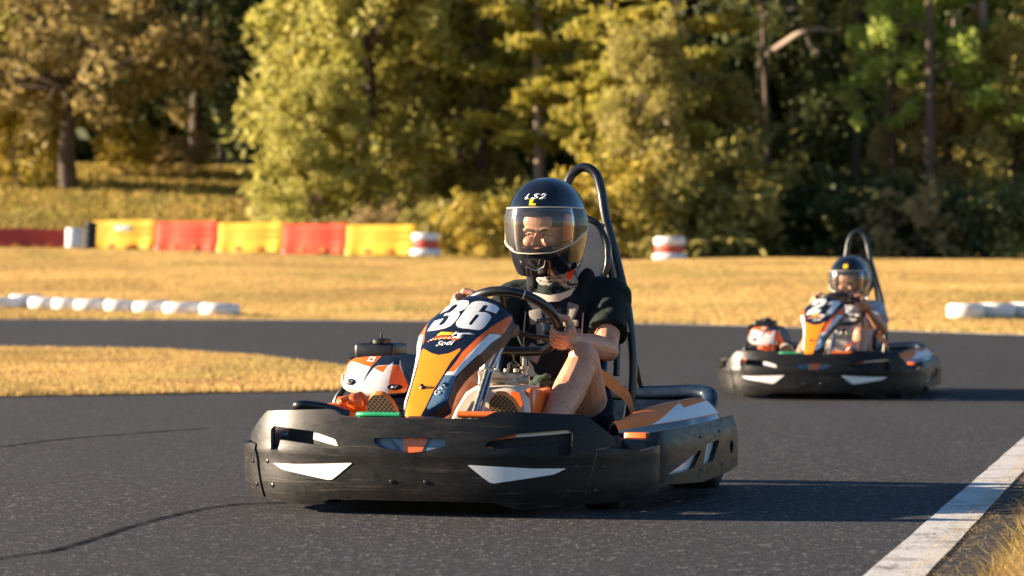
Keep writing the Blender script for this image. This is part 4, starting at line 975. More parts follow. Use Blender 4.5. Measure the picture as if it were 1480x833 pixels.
# ---------------------------------------------------------------- terrain
def sst(a, b, x):
    t = max(0., min(1., (x-a)/(b-a))); return t*t*(3-2*t)
def T(x, y):
    def ramp_(y0, w): # integral of a smooth step
        d = y-y0
        return 0. if d < -w else (d if d > w else (d+w)**2/(4*w))
    z = .025*ramp_(19, 1.5)+.0095*ramp_(36, 2)-.0345*ramp_(76.5, 1.2)
    k_ = sst(2, 11, -x); z += (.05+.085*k_)*ramp_(86, 3)-(.03+.08*k_)*ramp_(118, 6)
    z += -.024*min(0, max(x, -30)+2)*sst(40, 77, y) - .003*max(0, min(x, 20))*sst(40, 77, y)
    if y > 38:
        a = sst(38, 46, y); z += a*.05*(math.sin(x*.31+y*.17+1)*math.sin(y*.23-x*.11)+.4*math.sin(x*.9+2)*math.sin(y*.61+.5))
    return z

xs = np.concatenate([np.linspace(-260, -75, 12)[:-1], np.arange(-75, 75, 1.), np.linspace(75, 260, 12)])
ys = np.concatenate([np.linspace(-120, -12, 10)[:-1], np.arange(-12, 150, .8), np.linspace(151, 420, 14)])
m = MB(); V = [(float(x), float(y), T(x, y)) for y in ys for x in xs]; nx = len(xs)
F = [(j*nx+i, j*nx+i+1, (j+1)*nx+i+1, (j+1)*nx+i) for j in range(len(ys)-1) for i in range(nx-1)]
m.add(V, F); tag(m.build('ground', 'ground', None, 180, merge=False), kind='structure')

def sheet(name, mat, poly, lift, res=.8, thick=.002):
    m = MB(); m.panel(poly, lambda x, y, w: (x, y, T(x, y)+lift+w), res=res, thick=thick); return tag(m.build(name, mat, None, 30), kind='structure')
def edge_x(y): return .899+.248*(y-6.84)
rr = random.Random(5)
right = [(edge_x(y)+.15+.16+rr.uniform(-.03, .04), y) for y in np.arange(2.5, 30, .25)]
sheet('race_track', 'asphalt', [(-60, -8)] + [(edge_x(2.5)-.248*10.5+.3, -8)] + right + [(7.4, 29.2), (5.76, 30.6), (3.6, 32.8), (1.67, 34.3), (-2, 35.4), (-7, 35.8), (-20, 36), (-60, 36)], .008)
isl = [(-60, 18.2), (-8, 18.5), (-3.6, 18.8), (-1.26, 19.7), (-.75, 20.3), (-.62, 20.9), (-.8, 21.6), (-1.3, 22.8), (-2.3, 25.0), (-3.4, 26.3), (-5.0, 26.8), (-60, 27.2)]
isl = [(p[0]+(rr.uniform(-.04, .04) if p[0] > -20 else 0), p[1]+(rr.uniform(-.06, .06) if p[0] > -20 else 0)) for p in densify(isl, .5)]
sheet('grass_island', 'ground', isl, .016, .6)
def strip_line(name, pts, w, lift, mat='line', res=.5, jit=0.):
    C = [Vector((p.x, p.y)) for p in cat([(x, y, 0) for x, y in pts], 8)]; a = []; b = []
    for i, p in enumerate(C):
        d = (C[min(i+1, len(C)-1)]-C[max(0, i-1)]).normalized(); n = Vector((-d.y, d.x))*w/2
        a.append(tuple(p+n*(1+rr.uniform(-jit, jit)))); b.append(tuple(p-n*(1+rr.uniform(-jit, jit))))
    return sheet(name, mat, a+b[::-1], lift, res)
strip_line('edge_line', [(edge_x(y)+.075, y) for y in (0, 3, 6, 9, 12, 16, 20, 25, 29)], .15, .012, jit=.03)
strip_line('edge_line', [(7.3, 29.2), (5.7, 30.45), (3.55, 32.65), (1.65, 34.1), (-2, 35.2), (-7, 35.6), (-20, 35.8), (-50, 35.85)], .10, .013, res=1)
strip_line('edge_line', [(-1.24, 22.9), (-.72, 21.7), (-.50, 20.9), (-.66, 20.1)], .07, .013, res=.4)
# raised joint along the inside of the line and two old seams in the asphalt
MAT['seam'] = seam_mat()
def fpx(px, py, z=0): d = 3920*(.7-z)/(py-432); return ((px-740)/3920*d, d)
strip_line('asphalt_seam', [fpx(*p) for p in ((-120, 835), (0, 812), (70, 802), (130, 785), (200, 762), (260, 747), (300, 739), (350, 733), (420, 731))], .015, .012, 'seam', .1, .3)
strip_line('asphalt_seam', [fpx(*p) for p in ((-100, 655), (0, 649), (70, 640), (150, 633), (230, 627), (300, 622))], .020, .012, 'seam', .15, .3)
# upper circuit along the crest
sheet('upper_track', 'concrete', [(-50, 76.6), (-20, 76.6), (0, 77), (14, 77.4), (40, 78), (40, 82.5), (0, 82), (-50, 82)], .03, 1.)

# ---------------------------------------------------------------- grass
def cards(name, mat, P, H, W, rs, lean=.35, kind='stuff', quad=False):
    """P (n,3) feet, H heights, W widths: one slim triangle per blade tuft"""
    n = len(P); a = rs.uniform(0, np.pi, n); dx = np.cos(a)*W/2; dy = np.sin(a)*W/2
    l = rs.normal(0, lean, (n, 2))*H[:, None]
    V = np.empty((n, 3, 3)); V[:, 0] = P-np.stack([dx, dy, 0*dx], 1); V[:, 1] = P+np.stack([dx, dy, 0*dx], 1)
    V[:, 2] = P+np.stack([l[:, 0], l[:, 1], H], 1)
    me = bpy.data.meshes.new(name); me.vertices.add(3*n); me.vertices.foreach_set('co', V.ravel())
    me.loops.add(3*n); me.loops.foreach_set('vertex_index', np.arange(3*n)); me.polygons.add(n)
    me.polygons.foreach_set('loop_start', np.arange(n)*3); me.polygons.foreach_set('loop_total', np.full(n, 3))
    me.update(calc_edges=True); me.materials.append(MAT[mat])
    o = bpy.data.objects.new(name, me); COL.objects.link(o); return o
MAT['blade'] = blade_mat('dry_grass_blades', [(0, (.40, .26, .10)), (.35, (.60, .40, .15)), (.7, (.70, .49, .20)), (.9, (.50, .38, .13)), (1, (.78, .60, .30))])
MAT['bladegreen'] = blade_mat('green_gold_blades', [(0, (.22, .18, .035)), (.5, (.42, .33, .08)), (1, (.60, .42, .15))])
rs = np.random.RandomState(3)
Tv = np.vectorize(T)
def far_y(x): return np.interp(x, [-60, -20, -7, -2, 1.67, 3.6, 5.76, 7.4, 12], [36, 36, 35.8, 35.4, 34.3, 32.8, 30.6, 29.2, 27])
n = 840000
y = 28+ (76.6-28)*rs.uniform(0, 1, n)**.85; x = rs.uniform(-1, 1, n)*(y*.24+2)
k = y > far_y(x)+.05; x = x[k]; y = y[k]
z = Tv(x, y); nn = len(x)
tag(cards('dry_grass', 'blade', np.stack([x, y, z-.01], 1), rs.uniform(.03, .075, nn)*(.8+.3*np.sin(x*.7)*np.sin(y*.4)), .015+.0006*y, rs), 'dry golden grass covering the long bank behind the track', 'grass', kind='stuff')
n = 220000
x = rs.uniform(-11, -.5, n); y = rs.uniform(18.1, 27.4, n)
import itertools
ip = np.array(isl)
def inside_v(x, y, P):
    r = np.zeros(len(x), bool); j = len(P)-1
    for i in range(len(P)):
        xi, yi = P[i]; xj, yj = P[j]
        with np.errstate(divide='ignore', invalid='ignore'): c = ((yi > y) != (yj > y)) & (x < (xj-xi)*(y-yi)/(yj-yi+1e-12)+xi)
        r ^= c; j = i
    return r
k = inside_v(x, y, ip); x = x[k]; y = y[k]; nn = len(x)
tag(cards('dry_grass', 'blade', np.stack([x, y, Tv(x, y)+.012], 1), rs.uniform(.012, .045, nn), rs.uniform(.012, .03, nn), rs), 'short golden grass on the island inside the bend', 'grass', kind='stuff')
n = 90000
y = rs.uniform(82, 128, n); x = rs.uniform(-1, .4, n)*(y*.2+3)
tag(cards('bank_grass', 'bladegreen', np.stack([x, y, Tv(x, y)-.02], 1), rs.uniform(.06, .28, n), rs.uniform(.1, .22, n), rs, .5), 'greener grass on the slope beyond the plastic barriers', 'grass', kind='stuff')
# verge in the near right corner
n = 60000
y = rs.uniform(5.5, 13, n); x = edge_x(y)+.15+.13+rs.gamma(1.6, .28, n)
clump = .5+.5*np.sin(x*11+3)*np.sin(y*7)
k = rs.uniform(0, 1, n) < .30+.7*clump*(x-edge_x(y) > .30); x = x[k]; y = y[k]; nn = len(x)
MAT['bladeverge'] = blade_mat('verge_blades', [(0, (.14, .08, .03)), (.3, (.34, .22, .09)), (.6, (.55, .38, .16)), (.8, (.30, .28, .07)), (1, (.72, .55, .28))])
tag(cards('verge_grass', 'bladeverge', np.stack([x, y, np.full(nn, -.005)], 1), rs.uniform(.012, .10, nn)*(.4+1.*np.clip((x-edge_x(y)-.24)*3.5, 0, 1)), rs.uniform(.002, .005, nn), rs, .9), 'straw coloured tufts at the verge beside the white line', 'grass', kind='stuff')
n = 3500
y = rs.uniform(5, 12, n); x = edge_x(y)+.10+np.abs(rs.normal(0, .14, n)); P = np.stack([x, y, np.full(n, .018)], 1)
a = rs.uniform(0, 2*np.pi, n); L = rs.uniform(.012, .05, n)
tag(cards('straw_litter', 'blade', P, np.full(n, .006), rs.uniform(.0015, .003, n), rs, 6.), 'loose straw lying on the verge and the white line', 'grass', kind='stuff')

# ---------------------------------------------------------------- trees
MAT.update(
 leaf_gold=leaf_mat('golden_green_leaves', (.22, .23, .045), (.40, .38, .085), (.55, .49, .14), .45),
 leaf_olive=leaf_mat('olive_leaves', (.17, .17, .04), (.32, .29, .07), (.46, .38, .12), .45),
 leaf_pine=leaf_mat('pine_needles', (.20, .21, .035), (.38, .36, .06), (.54, .45, .09), .45),
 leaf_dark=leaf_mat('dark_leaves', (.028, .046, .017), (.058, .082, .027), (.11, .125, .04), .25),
 leaf_green=leaf_mat('fresh_green_leaves', (.16, .25, .04), (.30, .40, .07), (.44, .50, .12), .5),
 leaf_yellow=leaf_mat('yellow_leaves', (.28, .23, .03), (.45, .36, .05), (.58, .44, .09)),
 leaf_dry=leaf_mat('dry_brown_leaves', (.20, .15, .06), (.38, .28, .12), (.52, .40, .18), .4),
 leaf_golive=leaf_mat('golden_olive_leaves', (.20, .17, .05), (.38, .30, .10), (.56, .43, .18), .45),  # warm haze over the left tree is put into these leaf colours
 bark=bark_mat('brown_bark', (.05, .035, .025), (.14, .10, .075)), bark_pale=bark_mat('pale_bark', (.20, .15, .12), (.42, .33, .26)),
)
def leaves(C, Rr, N_, size, rs, flat=1., droop=0.):
    """C clump centres (k,3), Rr radii; N_ leaves per clump"""
    k = len(C); idx = np.repeat(np.arange(k), N_); n = len(idx)
    d = rs.normal(0, 1, (n, 3)); d /= np.linalg.norm(d, axis=1)[:, None]; r = rs.uniform(.35, 1., n)**.6
    ax = rs.normal(0, 1, (k, 3)); ax /= np.linalg.norm(ax, axis=1)[:, None]; ax[:, 2] = np.abs(ax[:, 2])*flat+.1*flat; ln = rs.uniform(.2, 1.1, k)*Rr*.8
    P = C[idx]+d*(Rr[idx]*r*.8)[:, None]*np.array([1, 1, flat])+ax[idx]*(ln[idx]*rs.normal(0, 1, n))[:, None]; P[:, 2] -= droop*rs.uniform(0, 1, n)**2
    u = rs.normal(0, 1, (n, 3)); u /= np.linalg.norm(u, axis=1)[:, None]
    w = np.cross(u, rs.normal(0, 1, (n, 3))); w /= np.linalg.norm(w, axis=1)[:, None]
    s = size*rs.uniform(.6, 1.4, n); u = u*s[:, None]; w = w*(s*.45)[:, None]
    V = np.stack([P-u, P+w, P+u, P-w], 1); return V
def quads(name, V, mat):
    n = len(V); me = bpy.data.meshes.new(name); me.vertices.add(4*n); me.vertices.foreach_set('co', V.reshape(-1).astype(float))
    me.loops.add(4*n); me.loops.foreach_set('vertex_index', np.arange(4*n)); me.polygons.add(n)
    me.polygons.foreach_set('loop_start', np.arange(n)*4); me.polygons.foreach_set('loop_total', np.full(n, 4))
    me.update(calc_edges=True); me.materials.append(MAT[mat]); return me

PROTO = {}
def proto(kind, seed):
    key = (kind, seed)
    if key in PROTO: return PROTO[key]
    rs = np.random.RandomState(seed); rd = random.Random(seed); m = MB()
    def trunk(h, r, bend=.3):
        p = [(0, 0, -.3)]; x = y_ = 0
        for i in range(1, 7): x += rd.uniform(-bend, bend); y_ += rd.uniform(-bend, bend); p.append((x, y_, h*i/6))
        q = cat(p, 3); m.tube(q, [r*(1-.75*i/(len(q)-1)) for i in range(len(q))], 9); return q
    if kind == 'bushy':      # broad crown to the ground, unit: 10 m tall
        tr = trunk(8.5, .22, .25); C = []; rad = []
        for i in range(120):
            h = rd.uniform(.04, 1)**.85; wmax = 3.3*(math.sin(math.pi*min(1, h*.62+.20)))**.8*(1-.35*h)
            a = rd.uniform(0, 6.283); q = wmax*rd.uniform(.45, 1.1); C.append((q*math.cos(a), q*math.sin(a), h*9.6+.4)); rad.append(rd.uniform(.45, .95))
            if i % 4 == 0:
                t = tr[min(len(tr)-1, int(h*.8*len(tr)))]; m.tube([t, (Vector(t)+Vector(C[-1]))/2+Vector((0, 0, .1)), Vector(C[-1])], [.06, .04, .015], 5)
        V = leaves(np.array(C), np.array(rad), 150, .15, rs, .85, .2)
    elif kind == 'shrub':    # 3 m
        C = []; rad = []
        for i in range(34):
            a = rd.uniform(0, 6.283); q = 1.7*rd.uniform(.1, 1)**.6; h = rd.uniform(.15, 1)*(1-.35*(q/1.7)**2)
            C.append((q*math.cos(a), q*math.sin(a), h*2.9)); rad.append(rd.uniform(.3, .65))
            if i % 3 == 0: m.tube([(0, 0, -.1), (C[-1][0]*.5, C[-1][1]*.5, C[-1][2]*.6), C[-1]], [.04, .025, .01], 5)
        V = leaves(np.array(C), np.array(rad), 110, .12, rs, .8)
    elif kind == 'pine':     # 20 m, layered boughs
        tr = trunk(20, .26, .12); C = []; rad = []
        h = 4.5
        while h < 20:
            for b in range(rd.randint(2, 4)):
                a = rd.uniform(0, 6.283); L = (3.4*(1-(h/24)))*rd.uniform(.6, 1.1); t = Vector(tr[min(len(tr)-1, int(h/20*(len(tr)-1)))])
                e = t+Vector((math.cos(a)*L, math.sin(a)*L, rd.uniform(-.3, .7))); m.tube([t, t.lerp(e, .5)+Vector((0, 0, .15)), e], [.06, .035, .012], 5)
                for f in (.45, .65, .82, 1.): C.append(tuple(t.lerp(e, f)+Vector((rd.uniform(-.3, .3), rd.uniform(-.3, .3), .1)))); rad.append(rd.uniform(.4, .8))
            h += rd.uniform(.5, 1.1)
        V = leaves(np.array(C), np.array(rad), 90, .16, rs, .38)
    elif kind == 'gum':      # 20 m, thin with ragged crown
        tr = trunk(20, .17, .25); C = []; rad = []
        for i in range(70):
            h = rd.uniform(.32, 1.); t = Vector(tr[min(len(tr)-1, int(h*(len(tr)-1)))]); a = rd.uniform(0, 6.283); L = rd.uniform(.6, 2.6)
            e = t+Vector((math.cos(a)*L, math.sin(a)*L, rd.uniform(-.2, 1.2)))
            if i % 2 == 0: m.tube([t, t.lerp(e, .5)+Vector((0, 0, .2)), e], [.045, .03, .01], 5)
            C.append(tuple(e)); rad.append(rd.uniform(.35, .8))
        V = leaves(np.array(C), np.array(rad), 90, .15, rs, .8, .35)
    elif kind == 'spread':   # 12 m broad crown carried on a visible stem
        tr = trunk(7, .34, .2); C = []; rad = []
        for i in range(130):
            a = rd.uniform(0, 6.283); q = 5.2*rd.uniform(.05, 1)**.6; top = 12*(1-.30*(q/5.2)**2); h = rd.uniform(2.1+.10*q, top)
            C.append((q*math.cos(a), q*math.sin(a), h)); rad.append(rd.uniform(.5, 1.1))
            if i % 5 == 0: m.tube([tr[9], Vector(tr[9]).lerp(Vector(C[-1]), .5)+Vector((0, 0, .5)), C[-1]], [.12, .07, .02], 6)
        V = leaves(np.array(C), np.array(rad), 130, .16, rs, .8, .3)
    PROTO[key] = (m.mesh('trunk', ['bark'], 60), V); return PROTO[key]
CR = {}
def tree(name, kind, seed, px, d, h, wide=1., leaf='leaf_olive', bark='bark', label=None, cat_='tree', group=None, rz=None, dz=0.):
    tm, V = proto(kind, seed); nat = {'bushy': 10., 'shrub': 3., 'pine': 20., 'gum': 20., 'spread': 12.}[kind]
    key = (kind, seed, leaf)
    if key not in CR: CR[key] = quads('crown', V, leaf)
    key2 = (kind, seed, bark)
    if key2 not in CR:
        t2 = tm.copy(); t2.materials.clear(); t2.materials.append(MAT[bark]); CR[key2] = t2
    x = (px-740)/3920*d
    e = tag(empty(name, (x, d, T(x, d)+dz), rnd.uniform(0, 6.28) if rz is None else rz), label, cat_, group)
    s = h/nat; e.scale = (s*wide, s*wide, s)
    for nm, me in (('trunk', CR[key2]), ('crown', CR[key])):
        o = bpy.data.objects.new(nm, me); COL.objects.link(o); o.parent = e
    return e
G1 = 'trees along the edge of the forest'; G2 = 'shrubs in front of the forest'
TREES = [
 # name, kind, seed, px, depth, height, wide, leaf, bark, label
 ('broad_tree', 'spread', 1, 100, 106, 13.5, 1.0, 'leaf_golive', 'bark', 'broad olive brown tree on a short dark trunk at the far left of the slope'),
 ('broad_tree', 'spread', 2, 285, 119, 14, 1.0, 'leaf_dark', 'bark', 'dark shaded tree right of the broad olive brown one'),
 ('broad_tree', 'spread', 1, -75, 113, 13, 1., 'leaf_gold', 'bark', 'hazy golden tree cut off by the left edge of the photo'),
 ('leaning_tree', 'gum', 3, 400, 121, 21, 1.2, 'leaf_dark', 'bark', 'dark slender tree just left of the big golden green tree'),
 ('wattle_tree', 'bushy', 4, 520, 94, 13.0, .98, 'leaf_gold', 'bark', 'big golden green tree standing behind the red and yellow barriers'),
 ('wattle_tree', 'bushy', 5, 462, 90, 5.8, 1.15, 'leaf_gold', 'bark', 'small bright green tree at the left foot of the big golden green one'),
 ('wattle_tree', 'bushy', 6, 645, 95, 11.0, .7, 'leaf_olive', 'bark', 'olive tree filling the gap between the big golden green tree and the pines'),
 ('pine_tree', 'pine', 7, 778, 91, 18, .95, 'leaf_pine', 'bark_pale', 'tall pine with a pale bare trunk above the first driver\'s helmet'),
 ('pine_tree', 'pine', 8, 700, 94, 19, .9, 'leaf_pine', 'bark', 'yellowish pine left of the pale trunked one'),
 ('pine_tree', 'pine', 9, 968, 88, 19, 1.1, 'leaf_pine', 'bark_pale', 'tall pine with layered boughs right above the red and white tyre stack'),
 ('pine_tree', 'pine', 7, 880, 88.5, 16, .8, 'leaf_pine', 'bark', 'yellow green pine with flat boughs between the two pale trunks'),
 ('gum_tree', 'gum', 10, 1093, 101, 22, .8, 'leaf_dark', 'bark_pale', 'thin straight tree, left one of the pair beside the bent pale branch'),
 ('gum_tree', 'gum', 11, 1110, 99, 22, .7, 'leaf_dark', 'bark', 'thin dark tree from which the bent pale branch reaches out'),
 ('gum_tree', 'gum', 3, 1148, 104, 23, .8, 'leaf_dark', 'bark_pale', 'grey trunked tree crossing behind the bent pale branch'),
 ('gum_tree', 'gum', 10, 1235, 93, 20, .8, 'leaf_olive', 'bark', 'olive leaved tree right of the bent pale branch'),
 ('gum_tree', 'gum', 11, 1345, 86, 19, 1.15, 'leaf_green', 'bark', 'bright green tree right of the second driver'),
 ('gum_tree', 'gum', 12, 1290, 88, 14, .9, 'leaf_green', 'bark', 'slighter green tree directly behind the roll hoop of the second kart'),
 ('pine_tree', 'pine', 9, 1425, 88, 21, .75, 'leaf_green', 'bark_pale', 'slim tree with a long pale trunk near the right edge'),
 ('gum_tree', 'gum', 3, 1492, 88, 19, 1., 'leaf_olive', 'bark', 'ragged tree cut off by the right edge of the photo'),
 ('wattle_tree', 'bushy', 5, 1050, 90, 6.0, .9, 'leaf_olive', 'bark', 'olive tree low between the red and white tyre stack and the second driver'),
 ('wattle_tree', 'bushy', 4, 1345, 89, 5.6, 1.25, 'leaf_golive', 'bark', 'low golden olive bushy tree just above the pale feathery shrub'),
 ('wattle_tree', 'bushy', 6, 1462, 87, 7.5, .8, 'leaf_olive', 'bark', 'olive bushy tree rising at the right edge behind the mixed green shrub'),
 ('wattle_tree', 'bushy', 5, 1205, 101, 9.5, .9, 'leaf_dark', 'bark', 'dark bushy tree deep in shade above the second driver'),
 ('wattle_tree', 'bushy', 6, 935, 85, 7.2, .8, 'leaf_olive', 'bark', 'rounded olive bush tree above the red and white tyre stack in the grass'),
]
for t in TREES: tree(*t[:9], t[9], 'tree', G1)
SHR = [
 ('shrub', 'shrub', 21, 22, 108, 3.4, 1.0, 'leaf_yellow', 'bark', 'yellow shrub at the left edge beside the short dark trunk'),
 ('shrub', 'shrub', 22, 185, 113, 2.2, 1.1, 'leaf_yellow', 'bark', 'yellow green shrub just right of the short dark trunk'),
 ('shrub', 'shrub', 23, 262, 115, 2.0, 1.2, 'leaf_dry', 'bark', 'brown shrub at the dark foot of the left trees'),
 ('shrub', 'shrub', 21, 548, 87, 1.6, 1.3, 'leaf_dry', 'bark', 'dry brownish shrub right behind the last yellow barrier'),
 ('shrub', 'shrub', 22, 640, 86, 2.0, 1.1, 'leaf_olive', 'bark', 'olive shrub right of the tyre stack at the end of the barriers'),
 ('shrub', 'shrub', 23, 700, 84, 2.3, 1.1, 'leaf_yellow', 'bark', 'yellow green shrub left of the first driver\'s helmet'),
 ('shrub', 'shrub', 24, 755, 86, 2.7, 1.2, 'leaf_olive', 'bark', 'olive shrub mostly hidden by the first driver\'s helmet'),
 ('shrub', 'shrub', 21, 885, 83.5, 3.2, 1.2, 'leaf_yellow', 'bark', 'sunny yellow shrub beside the first kart\'s headrest'),
 ('shrub', 'shrub', 24, 945, 83, 3.0, 1.2, 'leaf_olive', 'bark', 'olive shrub behind the red and white tyre stack on the right'),
 ('shrub', 'shrub', 22, 1025, 84, 3.8, 1.2, 'leaf_olive', 'bark', 'dull shrub between that tyre stack and the second driver'),
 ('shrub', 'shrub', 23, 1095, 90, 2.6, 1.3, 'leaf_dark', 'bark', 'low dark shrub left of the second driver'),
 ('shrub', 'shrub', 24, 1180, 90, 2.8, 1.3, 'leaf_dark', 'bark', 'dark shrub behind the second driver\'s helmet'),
 ('shrub', 'shrub', 21, 1325, 84, 2.3, 1.25, 'leaf_dry', 'bark', 'pale feathery shrub right of the second kart\'s roll hoop'),
 ('shrub', 'shrub', 22, 1400, 84, 2.5, 1.2, 'leaf_dark', 'bark', 'dark green shrub at the foot of the long pale trunk'),
 ('shrub', 'shrub', 23, 1470, 84, 2.6, 1.2, 'leaf_olive', 'bark', 'mixed green shrub in the right edge of the photo'),
 ('shrub', 'shrub', 24, 1250, 86, 3.0, 1.2, 'leaf_dark', 'bark', 'dark shrub between the hoop of the second kart and the pale feathery shrub'),
]
for t in SHR: tree(*t[:9], t[9], 'shrub', G2)
# the bent pale branch belongs to one of the thin trees
host = [o for o in bpy.data.objects if o.get('label', '').startswith('thin dark tree')][0]
m = MB(); d = 98.5
W = lambda px, py, dd=d: Vector(((px-740)/3920*dd, dd, .7+(432-py)/3920*dd))
inv = host.matrix_basis.inverted()
pth = [W(1108, 80, 99), W(1130, 64), W(1155, 48, 97.5), W(1185, 42, 97.5), W(1205, 46), W(1222, 36)]
m.tube([inv @ p for p in cat(pth, 6)], [(.125-.003*i) for i in range(31)], 9); m.tube([inv @ p for p in cat([W(1165, 46, 97.5), W(1172, 66), W(1185, 78)], 5)], .07, 7)
m.build('bent_branch', 'bark_pale', host, 60)
# thin trunks inside the wood
lab = ['pale thin stem high between the two tall pale trunks', 'thin stem right of the big golden green tree', 'thin grey stem deep in the dark gap at the left', 'second thin grey stem deep in the dark gap at the left', 'dim thin stem behind the bright green tree', 'thin stem left of the pale feathery shrub', 'thin stem low behind the right tyre stack', 'short stem above the second driver']
for (px, d, h), l in zip([(1010, 104, 22), (660, 104, 22), (410, 124, 20), (430, 126, 20), (1375, 98, 18)], lab):
    tree('sapling', 'gum', 12, px, d, h, .55, 'leaf_dark', 'bark_pale', l, 'tree', 'thin saplings at the forest edge')
# the wood behind, one dense mass
rs = np.random.RandomState(11); n = 4400
cx = rs.uniform(-62, 44, n); cy = rs.uniform(0, 1, n)**1.5*22+np.interp(cx, [-75, -25, -8, 0, 45], [140, 140, 128, 110, 102]); cz = rs.uniform(0, 26, n)
C = np.stack([cx, cy, Tv(cx, cy)+cz], 1)
V = leaves(C, rs.uniform(1.3, 2.8, n), 75, .55, rs, .85, .3)
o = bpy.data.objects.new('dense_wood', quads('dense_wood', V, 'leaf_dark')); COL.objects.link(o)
tag(o, 'dense dark wood closing off the view behind all the trees', 'forest', kind='stuff')

# ---------------------------------------------------------------- barriers, tyres, fence
def barrier(x0, d, w, h, col, label, rz=0.):
    m = MB(); prof_ = [(-.26, 0), (-.26, .16), (-.20, .24), (-.13, .42), (-.11, .90), (-.07, .97), (.07, .97), (.11, .90), (.13, .42), (.20, .24), (.26, .16), (.26, 0)]
    secs = []
    L = w
    for u, k in ((0, .93), (.015, 1.), (.12, 1.), (.14, .95), (.30, .95), (.32, 1), (.48, 1), (.52, 1), (.68, 1), (.70, .95), (.86, .95), (.88, 1), (.985, 1.), (1, .93)):
        secs.append([(-L/2+u*L, y*k, z*h/.97*(.99+.01*k)) for y, z in prof_])
    m.loft(secs)
    for zz in (.34, .52, .70): m.box((0, -.135+.02*(zz-.34), zz*h/.97), (L*.9, .02, .035), .006)
    T0 = T(x0, d); o = tag(empty('road_barrier', (x0, d, T0+.03), rz), label, 'road barrier', 'plastic barriers along the upper track')
    m.build('barrier_body', col, o, 40)
    for u in (-.22, .22):
        q = MB(); q.box((u*L*.75, -.262, .12*h), (.20, .02, .13), .004); q.build('fork_slot', 'rubber' if False else ('strap'), o)
    q = MB(); q.tube([(L/2-.01, 0, .06), (L/2-.01, 0, h*.98)], .04, 10); q.build('hinge_pin', col, o)
    return o
B = [(134, 227, 361, 'by', 'yellow plastic barrier with a white patch, leftmost of the row of five'), (227, 317, 363, 'br', 'red plastic barrier, left one of the two red ones in the row of five'), (317, 411, 365, 'by', 'yellow plastic barrier in the middle between the two red ones'),
     (411, 503, 367, 'br', 'red plastic barrier, right one of the two red ones in the row of five'), (503, 600, 369, 'by', 'yellow plastic barrier at the right end touching the tyre stack')]
for a, b, y0, c, l in B:
    d = 83.2-((a+b)/2-180)*.0085; x0 = ((a+b)/2-740)/3920*d; o = barrier(x0, d, (b-a)/3920*d*1.06+.03, .90, c, l, R(-19))
    o.location.z = .7+(432-y0)*d/3920
    if a == 134:
        q = MB(); q.box((.0, -.135, .66), (.55, .01, .15), .003); q.build('white_patch', 'white', o)
for a, b, l in ((-5, 42, 'dark red low barrier at the far left, right half of the pair'), (-55, -8, 'dark red low barrier cut off by the left edge')):
    pass
o = barrier((10-740)/3920*83, 83, 1.9, .60, 'rt', 'dark red barrier cut off by the left edge of the photo'); o.location.z = .7+(432-358)*83/3920
o = barrier((62-740)/3920*83, 83, 1.35, .56, 'rt', 'dark red barrier beside the blue and white drum'); o.location.z = .7+(432-358)*83/3920
def tyre(R0, h, mat):
    m = MB(); r1 = R0*.55
    m.lathe([(r1, .02*h), (R0*.85, 0), (R0*.97, .15*h), (R0, .5*h), (R0*.97, .85*h), (R0*.85, h), (r1, .98*h), (r1*.95, .5*h), (r1, .02*h)], 28, 0, caps=False); return m
def stack(px, d, ybase, tiers, label):
    x = (px-740)/3920*d; z = .7+(432-ybase)*d/3920; e = tag(empty('tyre_stack', (x, d, z)), label, 'tyre stack', 'red and white tyre stacks')
    for R0, h, mat in tiers:
        t = tyre(R0, h, mat); o = t.build('tyre', mat, e, 60); o.location.z = z-z
        o.location = (0, 0, sum(a[1] for a in tiers[:tiers.index((R0, h, mat))])); 
    return e
stack(615, 79, 370, [(.46, .20, 'wt'), (.39, .24, 'rt'), (.405, .22, 'wt')], 'white red and white tyre stack at the right end of the barriers')
stack(968, 78, 376.5, [(.49, .20, 'wt'), (.43, .22, 'rt'), (.455, .25, 'wt')], 'white red and white tyre stack standing alone in the grass')
e = tag(empty('drum', ((108-740)/3920*82, 82, .7+(432-358)*82/3920)), 'pale blue and white drum between the red and the yellow barriers', 'drum')
m = MB(); m.lathe([(.27, 0), (.28, .02), (.27, .18), (.285, .2), (.27, .22), (.27, .38), (.285, .4), (.27, .42), (.27, .56), (.25, .58)], 24); m.build('drum_body', 'wt', e, 50)
m = MB(); m.lathe([(.24, 0), (.24, .02), (.05, .03)], 20, 0, Matrix.Translation((0, 0, .575))); m.build('drum_lid', 'slate', e)
e = tag(empty('tyre_stack', ((127-740)/3920*80.5, 80.9, .7+(432-360)*80.9/3920)), 'dark unpainted tyre column left of the yellow barriers', 'tyre stack')
for i in range(4): o = tyre(.19, .20, 'rubber').build('tyre', 'rubber', e, 60); o.location = (.01*i, 0, .20*i)
wt = tyre(.27, .20, 'wt').mesh('tyre', ['wt'], 60)
L = [(3, 447, 'in the left edge'), (37, 446, 'taller, second'), (70, 448, 'third'), (100, 449, 'fourth'), (135, 450, 'fifth'), (175, 452, 'sixth'), (220, 453, 'seventh'), (266, 455, 'eighth'), (317, 457, 'last')]
WL = ['white tyre cut off by the left edge of the photo', 'tall white tyre, second from the left in the long row', 'third white tyre from the left in the long row', 'fourth white tyre from the left in the long row', 'middle white tyre of the long row of nine',
      'white tyre just right of the middle of the long row', 'third white tyre from the right in the long row', 'white tyre next to the last one of the long row', 'last white tyre at the right end of the long row']
